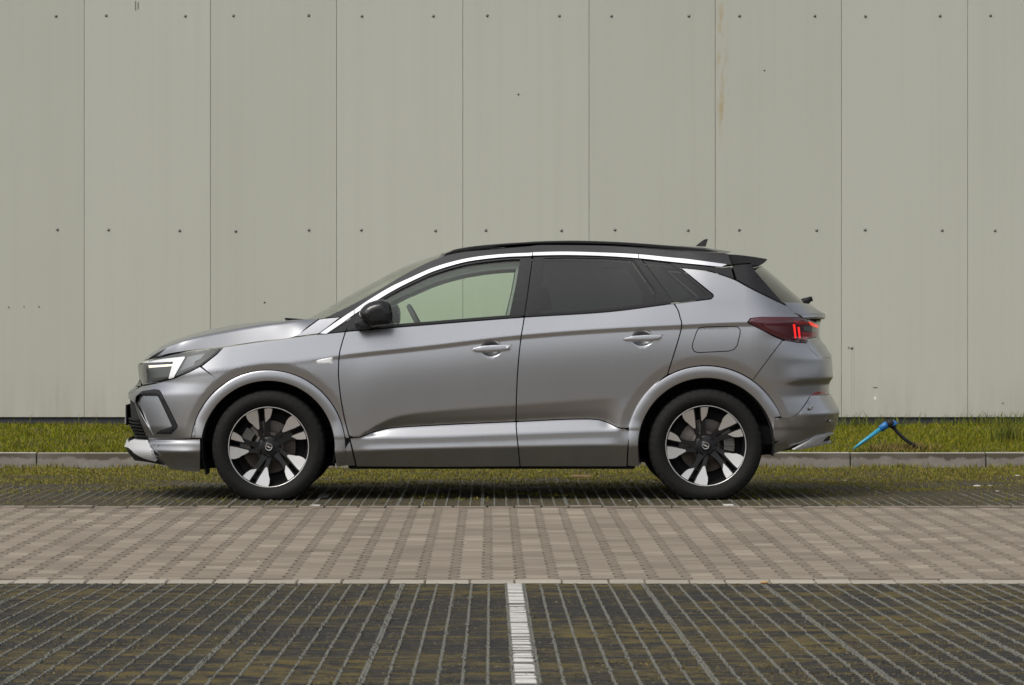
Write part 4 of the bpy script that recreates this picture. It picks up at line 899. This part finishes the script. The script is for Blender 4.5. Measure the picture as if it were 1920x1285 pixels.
# --- door handles
def handle(pts, o_, parent, lock=None):
    global W_TAB; W_TAB = W_PLAIN
    h = panel('handle', 'paint', pts, gap=.5, off=.008, dx=3, dy=1.2, pillow=(.006, 5), rim=.010, parent=parent)
    if lock: panel('key_lock', 'chrome', ring(lock, 2.6, 0, 340, 12), gap=0, off=.0145, dx=2, dy=2, rim=.004, parent=parent)
    W_TAB = W_DENT
handle(zB((1437, 938), (1450, 926), (1530, 910), (1620, 905), (1700, 902), (1755, 903), (1752, 930), (1728, 952), (1660, 962), (1520, 968), (1470, 966), (1440, 952)), 0, fdoor, zB((1715, 922))[0])
handle(zC((950, 858), (965, 846), (1040, 832), (1130, 826), (1210, 823), (1266, 824), (1262, 850), (1238, 872), (1170, 880), (1040, 882), (985, 880), (955, 872)), 0, rdoor)
# --- mirrors
mo = zK((432, 450), (480, 372), (560, 290), (660, 225), (800, 178), (930, 152), (1020, 158), (1100, 195), (1175, 275), (1215, 360), (1236, 480), (1232, 640), (1218, 730), (1185, 762), (1050, 778), (880, 795), (740, 820), (640, 760), (540, 690), (455, 600), (435, 530))
mo = dens(mo, 1.2)
def mirror(sg):
    po = np.array(mo); x0, y0 = po.min(0); x1, y1 = po.max(0); st = 1.6
    gx, gy = np.meshgrid(np.arange(x0, x1, st), np.arange(y0, y1, st)); gx, gy = gx.ravel(), gy.ravel(); k = inside(po, gx, gy) & (dist_poly(po, gx, gy) > .7)
    pts = [tuple(p) for p in po] + list(zip(gx[k].tolist(), gy[k].tolist())); n = len(po)
    vo, eo, fo, *_ = delaunay_2d_cdt([Vector(p) for p in pts], [(i, (i + 1) % n) for i in range(n)], [], 1, 1e-4)
    Q = np.array([tuple(q) for q in vo]); dd = dist_poly(po, Q[:, 0], Q[:, 1])
    bulge = np.sqrt(np.clip(1 - (1 - np.clip(dd / 17, 0, 1)) ** 2, 0, 1)); hw = .045 + .075 * bulge
    Tr = [tuple(t_) for t_ in fo if len(t_) == 3]
    mid_w = .985
    out_v = [P3(q[0], q[1], mid_w) + Vector((0, -h, 0)) for q, h in zip(Q, hw - .045)]; in_v = [P3(q[0], q[1], mid_w) + Vector((0, h * .8, 0)) for q, h in zip(Q, hw - .045)]
    bm = bmesh.new(); A_ = [bm.verts.new(p) for p in out_v]; B_ = [bm.verts.new(p) for p in in_v]
    for t_ in Tr: bm.faces.new([A_[i] for i in t_]); bm.faces.new([B_[i] for i in t_][::-1])
    bmesh.ops.remove_doubles(bm, verts=bm.verts[:], dist=1e-5)
    lowv = [f for f in bm.faces if f.calc_center_median().z < P3(0, 590.5, .98).z]
    if sg < 0: bmesh.ops.scale(bm, vec=(1, -1, 1), verts=bm.verts[:])
    me_low = bm.copy() if False else None
    o = bm_obj('door_mirror', bm, 'gloss_black', fdoor[0 if sg > 0 else 1], True)
    bm = bmesh.new()
    for pts in (zK((310, 735), (420, 700), (700, 690), (900, 760), (760, 830), (560, 890), (400, 880)),):
        a = [bm.verts.new(P3(x, y, .865)) for x, y in pts]; b = [bm.verts.new(P3(x + (4 if x < 690 else 2), y - 3, 1.0)) for x, y in pts]; n = len(pts)
        for k in range(n): bm.faces.new((a[k], a[(k + 1) % n], b[(k + 1) % n], b[k]))
        bm.faces.new(a); bm.faces.new(b[::-1])
    bmesh.ops.recalc_face_normals(bm, faces=bm.faces[:]); bmesh.ops.bevel(bm, geom=bm.edges[:], offset=.006, segments=2, profile=.5, affect='EDGES')
    if sg < 0: bmesh.ops.scale(bm, vec=(1, -1, 1), verts=bm.verts[:])
    bm_obj('mirror_foot', bm, 'black_plastic', fdoor[0 if sg > 0 else 1], True)
mirror(1); mirror(-1)

# --- inner black shell, arches, floor
def holeF(r): return ring(WF, r, 0, 354, 60)
shell = [(300, 680), (420, 662), (600, 634), (780, 618), (983, 602), (1263, 577), (1335, 568), (1400, 580), (1500, 600), (1520, 700), (1500, 800), (1440, 845), (1330, 868), (1200, 872), (900, 872), (640, 872), (500, 872), (390, 872), (340, 850), (310, 760)]
panel('inner_shell', 'matte_black', shell, holes=[holeF(124), ring(WR, 126, 0, 354, 60)], gap=0, off=-.022, rim=0, dx=20, dy=10)
for cx, cy, r, a0_, a1_ in ((*WF, 126.5, -18, 200), (*WR, 128.5, -9, 196)):
    for s in (1, -1):
        bm = bmesh.new(); n = 48; rows = []
        for w in (.885, .80, .56):
            rows.append([bm.verts.new(tuple(loc3(np.float64(cx + r * math.cos(R(a0_ + (a1_ - a0_) * k / n))), np.float64(cy - r * math.sin(R(a0_ + (a1_ - a0_) * k / n))), np.float64(s * w)))) for k in range(n + 1)])
        for a, b in zip(rows, rows[1:]):
            for k in range(n): bm.faces.new((a[k], a[k + 1], b[k + 1], b[k]))
        bm.faces.new(rows[-1])
        bm_obj('arch_liner', bm, 'matte_black', car, True)
def ubox(name, u0, u1, v0, v1, w0, w1, mat, bevel=.01, parent=None):
    return box_obj(name, ((u0 - UC) / SC, (u1 - UC) / SC, -w1, -w0, CAM_H - (v1 - HY) / SC, CAM_H - (v0 - HY) / SC), mat, parent or car, bevel)
ubox('floor_pan', 330, 1415, 830, 868, -.56, .56, 'matte_black'); ubox('under_tray', 640, 1190, 862, 874, -.555, .555, 'matte_black')
ubox('sill_beam', 652, 1192, 850, 881, .55, .80, 'matte_black'); ubox('sill_beam', 652, 1192, 850, 881, -.80, -.55, 'matte_black')
ubox('splash_guard', 330, 385, 866, 884, .30, .62, 'black_plastic'); ubox('splash_guard', 330, 385, 866, 884, -.62, -.30, 'black_plastic')
ubox('splash_flap', 381, 385, 880, 892, .55, .78, 'black_plastic', .002); ubox('splash_flap', 381, 385, 880, 892, -.78, -.55, 'black_plastic', .002)
ubox('rear_underbody', 1400, 1500, 800, 845, -.7, .7, 'matte_black', .03)
ubox('engine_block', 310, 600, 690, 850, -.52, .52, 'matte_black')
# --- cabin: dashboard, seats, wheel, door cards
ubox('cabin_floor', 600, 1480, 700, 712, -.80, .80, 'interior')
prism('dashboard', [(590, 640), (610, 606), (660, 601), (735, 607), (752, 622), (740, 700), (600, 700)], [-.74, 0, .74], 'interior', None, .01)
for s in (1, -1):
    for w_, nm in ((s * .37, 'front_seat'),):
        bm = bmesh.new()
        for pts, a, b in (([(985, 600), (1035, 590), (1075, 690), (1000, 700)], w_ - .24, w_ + .24), ([(994, 541), (1024, 538), (1036, 580), (1006, 586)], w_ - .13, w_ + .13), ([(900, 672), (1010, 678), (1010, 700), (900, 700)], w_ - .25, w_ + .25)):
            V0 = [bm.verts.new((P3(x, y, a).x, -a, P3(x, y, a).z)) for x, y in pts]; V1 = [bm.verts.new((P3(x, y, a).x, -b, P3(x, y, a).z)) for x, y in pts]
            for k in range(4): bm.faces.new((V0[k], V0[(k + 1) % 4], V1[(k + 1) % 4], V1[k]))
            bm.faces.new(V0); bm.faces.new(V1[::-1])
        bmesh.ops.recalc_face_normals(bm, faces=bm.faces[:]); bmesh.ops.bevel(bm, geom=bm.edges[:], offset=.025, segments=3, profile=.5, affect='EDGES'); bm_obj(nm, bm, 'interior', car, True)
prism('rear_seat', [(1230, 600), (1275, 592), (1310, 700), (1180, 700), (1180, 670), (1240, 670)], [-.66, 0, .66], 'interior', None, .02)
bm = bmesh.new(); q = bmesh.ops.create_circle(bm, radius=.175, segments=48); bm.free(); bm = bmesh.new()
cw = P3(792, 622, .37); ring_pts = [Vector((math.cos(a) * .178, math.sin(a) * .178, 0)) for a in np.linspace(0, 2 * math.pi, 49)]
rot = Matrix.Rotation(R(90), 3, 'Z') @ Matrix.Rotation(R(62), 3, 'X')
add_tube(bm, [cw + rot @ p for p in ring_pts], .016, 10, False)
for a in (0, math.pi, -math.pi / 2): add_tube(bm, [cw, cw + rot @ Vector((math.cos(a) * .17, math.sin(a) * .17, 0))], .014, 8)
add_tube(bm, [cw, cw + rot @ Vector((0, 0, -.25))], .03, 10); bm_obj('steering_wheel', bm, 'interior', car, True)
panel('pillar_trim', 'trim_grey', [(664.8, 592)] + fd_fr + [(1010, 487), (1180, 486), (1250, 566)] + beltline(655, 1250)[::-1] + [(655, 612)], holes=[[(CX + (x - CX) * .985 + (4 if x < 760 else -6 if x > 900 else 0), HY + (y - HY) * .955 + (3 if y < 540 else 0)) for x, y in g_front], g_rear], gap=0, off=-.06, rim=.02)

# --- wheels
def wheel(c_, s, R0, spin, cal_ang):
    hub = loc3(np.float64(c_[0]), np.float64(c_[1]), np.float64(s * .79))
    wh = empty('wheel', tuple(hub), car); wh.rotation_euler = (0, 0, 0 if s > 0 else math.pi)
    gz = -hub[2] - .001
    half = [(.244, .070), (.249, .086), (.262, .098), (.280, .108), (.300, .111), (.318, .106), (.330, .099), (.334, .098), (.341, .090), (.346, .078), (.348, .050), (.343, .048), (.343, .040), (.349, .038), (.349, .006), (.344, .004)]
    prof = half + [(r, -a) for r, a in half[::-1]]
    bm = bmesh.new(); lathe(bm, prof, 176, mod=lambda j, k: (-.005 if k % 4 == 0 and (6 <= (j if j < 16 else 31 - j) <= 9) else 0))
    for v in bm.verts:
        if v.co.z < gz + .012:
            d_ = gz + .012 - v.co.z; v.co.z = max(gz, gz + .012 - d_ * .5) if d_ < .024 else gz
            v.co.y *= 1 + .05 * min(d_ / .02, 1)
    bm_obj('tyre', bm, 'rubber', wh, True)
    bm = bmesh.new(); lathe(bm, [(.2495, .074), (.2490, .084), (.246, .0865), (.2425, .085), (.2415, .076)], 120); bm_obj('rim_edge', bm, 'rim_silver', wh, True)
    bm = bmesh.new(); lathe(bm, [(.2425, .080), (.236, .070), (.232, .05), (.222, .03), (.216, -.02), (.222, -.085)], 96); bm_obj('rim', bm, 'rim_black', wh, True)
    u_ = .2465 / 424
    yt = lambda r: .046 + .036 * min(r / .24, 1.0) ** 1.6
    def arm(pts, name, mat, dy, depth, bev):
        bm = bmesh.new(); P = dens([(a * u_, -b * u_) for a, b in pts], .012); n = len(P)
        vo, eo, fo, *_ = delaunay_2d_cdt([Vector(p) for p in P], [(i, (i + 1) % n) for i in range(n)], [], 1, 1e-6)
        A_ = [bm.verts.new((p[0], -(yt(math.hypot(*p)) + dy), p[1])) for p in vo]; B_ = [bm.verts.new((p[0], -(yt(math.hypot(*p)) + dy - depth), p[1])) for p in vo]
        for t_ in fo: bm.faces.new([A_[i] for i in t_]); bm.faces.new([B_[i] for i in t_][::-1])
        for k in range(n): bm.faces.new((A_[k], A_[(k + 1) % n], B_[(k + 1) % n], B_[k]))
        bmesh.ops.recalc_face_normals(bm, faces=bm.faces[:])
        me = bpy.data.meshes.new(name); bm.to_mesh(me); bm.free(); me.materials.append(M[mat]); return me
    big = [(-240, -340), (-228, -300), (-205, -265), (-178, -245), (-150, -215), (-118, -186), (-104, -186), (-99, -200), (-108, -330), (-118, -392), (-180, -372)]
    sml = [(-42, -405), (0, -409), (40, -405), (30, -350), (14, -308), (-14, -280), (-28, -264), (-34, -262), (-40, -330)]
    armA = [(-246, -330), (-205, -262), (-150, -212), (-118, -160), (-92, -80), (-40, -30), (0, -60), (-62, -120), (-82, -200), (-96, -330), (-106, -402), (-180, -385)]
    armB = [(-52, -408), (45, -412), (34, -350), (18, -305), (2, -270), (-2, -200), (14, -120), (40, -70), (0, -30), (-52, -90), (-46, -200), (-50, -330)]
    mes = [arm(armA, 'spoke', 'rim_black', -.002, .022, 0), arm(armB, 'spoke', 'rim_black', -.002, .022, 0)]
    fcs = [arm(big, 'spoke_face', 'rim_silver', .0005, .006, 0), arm(sml, 'spoke_face', 'rim_silver', .0005, .006, 0)]
    for k in range(5):
        for me in mes + fcs: share(me.name.split('.')[0], me, wh, rot=(0, R(72 * k + spin), 0))
    bm = bmesh.new(); lathe(bm, [(.001, .052), (.05, .052), (.068, .046), (.074, .03), (.07, 0)], 40); bm_obj('hub', bm, 'rim_black', wh, True)
    for k in range(5):
        a = R(90 + 72 * k + 34 + spin); bm = bmesh.new(); lathe(bm, [(.0115, .046), (.0115, .054), (.008, .0575), (.0005, .0575)], 6); bm_obj('wheel_bolt', bm, 'rim_black', wh, False, (.057 * math.cos(a), 0, .057 * math.sin(a)))
    bm = bmesh.new(); lathe(bm, [(.0315, .050), (.031, .056), (.026, .058), (.0005, .058)], 40); bm_obj('centre_cap', bm, 'gloss_black', wh, True)
    bm = bmesh.new(); lathe(bm, [(.0175, .0575), (.0185, .0595), (.0208, .0600), (.0218, .0575)], 40)
    zb = [(-.021, .0065), (-.004, .0065), (.008, .0005), (.004, .0), (.021, -.0060), (.004, -.0060), (-.008, -.0005), (-.004, .0)]
    a = [bm.verts.new((x, -.0600, z)) for x, z in zb]; b = [bm.verts.new((x, -.0575, z)) for x, z in zb]
    bm.faces.new(a); [bm.faces.new((a[k], a[(k + 1) % 8], b[(k + 1) % 8], b[k])) for k in range(8)]
    bm_obj('emblem', bm, 'rim_silver', wh)
    bm = bmesh.new(); lathe(bm, [(.165, .004), (.165, .012), (.160, .0135), (.095, .0135), (.09, .03), (.07, .03)], 72); bm_obj('brake_disc', bm, 'disc_metal', wh, True)
    bm = bmesh.new()
    for k in range(8):
        a0 = R(cal_ang - 24 + 6 * k); a1 = R(cal_ang - 24 + 6 * (k + 1) - .5)
        q = [(r * math.cos(a), r * math.sin(a)) for r, a in ((.115, a0), (.178, a0), (.178, a1), (.115, a1))]
        A_ = [bm.verts.new((x, -.040 - (.004 if 2 <= k <= 5 else 0), z)) for x, z in q]; B_ = [bm.verts.new((x, .0, z)) for x, z in q]
        bm.faces.new(A_); [bm.faces.new((A_[i], A_[(i + 1) % 4], B_[(i + 1) % 4], B_[i])) for i in range(4)]
    bm_obj('brake_caliper', bm, 'caliper', wh)
    bm = bmesh.new(); lathe(bm, [(.225, -.03), (.1, -.035), (.001, -.035)], 40); bm_obj('dust_shield', bm, 'matte_black', wh)
for s in (1, -1):
    wheel(WF, s, .349, 0, 162 if s > 0 else 18); wheel(WR, s, .349, -2, 12 if s > 0 else 168)
bpy.data.objects.remove(emb)

# ------------------------------------------------------------ blue pipe with hose, litter
sp_ = empty('sprinkler_spike', tuple(at(1630, 845, 27.12)), None, label='blue plastic spike with black hose leaning out of the grass behind the kerb', category='sprinkler')
o0 = sp_.location.copy(); A3 = lambda px, py, D=27.12: at(px, py, D) - o0
bm = bmesh.new(); add_tube(bm, [A3(1599, 843), A3(1612, 833), A3(1652, 804)], [.004, .012, .018], 14); bm_obj('spike', bm, 'pipe_blue', sp_, True)
bm = bmesh.new(); add_tube(bm, [A3(1651, 805), A3(1652, 804), A3(1660, 798), A3(1664, 795.5)], [.019, .026, .028, .026], 14); bm_obj('collar', bm, 'collar_blue', sp_, True)
bm = bmesh.new(); add_tube(bm, [A3(1662, 797), A3(1668, 793.5), A3(1673, 796), A3(1676, 801)], [.025, .031, .031, .024], 14); bm_obj('elbow', bm, 'black_plastic', sp_, True)
bm = bmesh.new(); add_tube(bm, [A3(1672, 792.5), A3(1678, 797), A3(1677, 802)], [.022, .032, .026], 12); bm_obj('collar', bm, 'collar_blue', sp_, True)
bm = bmesh.new(); add_tube(bm, [A3(*p) for p in smooth_poly([(1674, 800), (1682, 810), (1692, 820), (1704, 829), (1716, 836), (1726, 841)], 3)], .0135, 12); bm_obj('hose', bm, 'black_plastic', sp_, True)
def litter(name, px, py, size, mat, label, y=None, z=0, cat='leaf', squash=.4):
    D = F_PX * (CAM_H - z) / (py - HY); bm = bmesh.new(); bmesh.ops.create_icosphere(bm, subdivisions=2, radius=1)
    for v in bm.verts: v.co = Vector((v.co.x * size * (1 + .25 * random.random()), v.co.y * size * (.7 + .3 * random.random()), (v.co.z * squash + .25) * size * (.85 + .3 * random.random())))
    bm_obj(name, bm, mat, None, True, ((px - CX) * D / F_PX, D, z), label=label, category=cat)
litter('crumpled_leaf', 1433, 1094.5, .017, 'leaf', 'crumpled orange brown leaf lying at the edge of the pavers', z=.004)
for px, py, sz, lb in ((1181, 940, .010, 'white pebble on the dark grid ahead of the rear wheel'), (1832, 913, .022, 'widest pale pebble lying in the back bay behind the car'), (1857, 912, .013, 'small pale pebble beside the widest pale pebble'), (1870, 922, .012, 'lone pale pebble a little nearer the lane than the widest one'),
                       (1585, 902, .012, 'pale pebble in the moss across the kerb from the blue spike'), (1908, 893, .016, 'pale flat pebble near the kerb at the bay end'), (1463, 1054, .006, 'tiny white chip on the pavers beside the rear bumper'), (484, 1053, .006, 'tiny white chip on the pavers beside the front wheel'), (449, 1047, .006, 'small white fleck on the pavers beside the front bumper'), (872, 1019, .007, 'white fleck on the pavers beside the front door')):
    litter('pebble', px, py, sz, 'stone', lb, cat='pebble', squash=.3)
box_obj('drain_cover', (P3(1105, 895, 0).x + X0 - .07, P3(1105, 895, 0).x + X0 + .07, 25.15, 25.3, -.01, .012), 'cover_brown', None, .004, label='small dark metal cap in the moss seen under the car', category='cap')
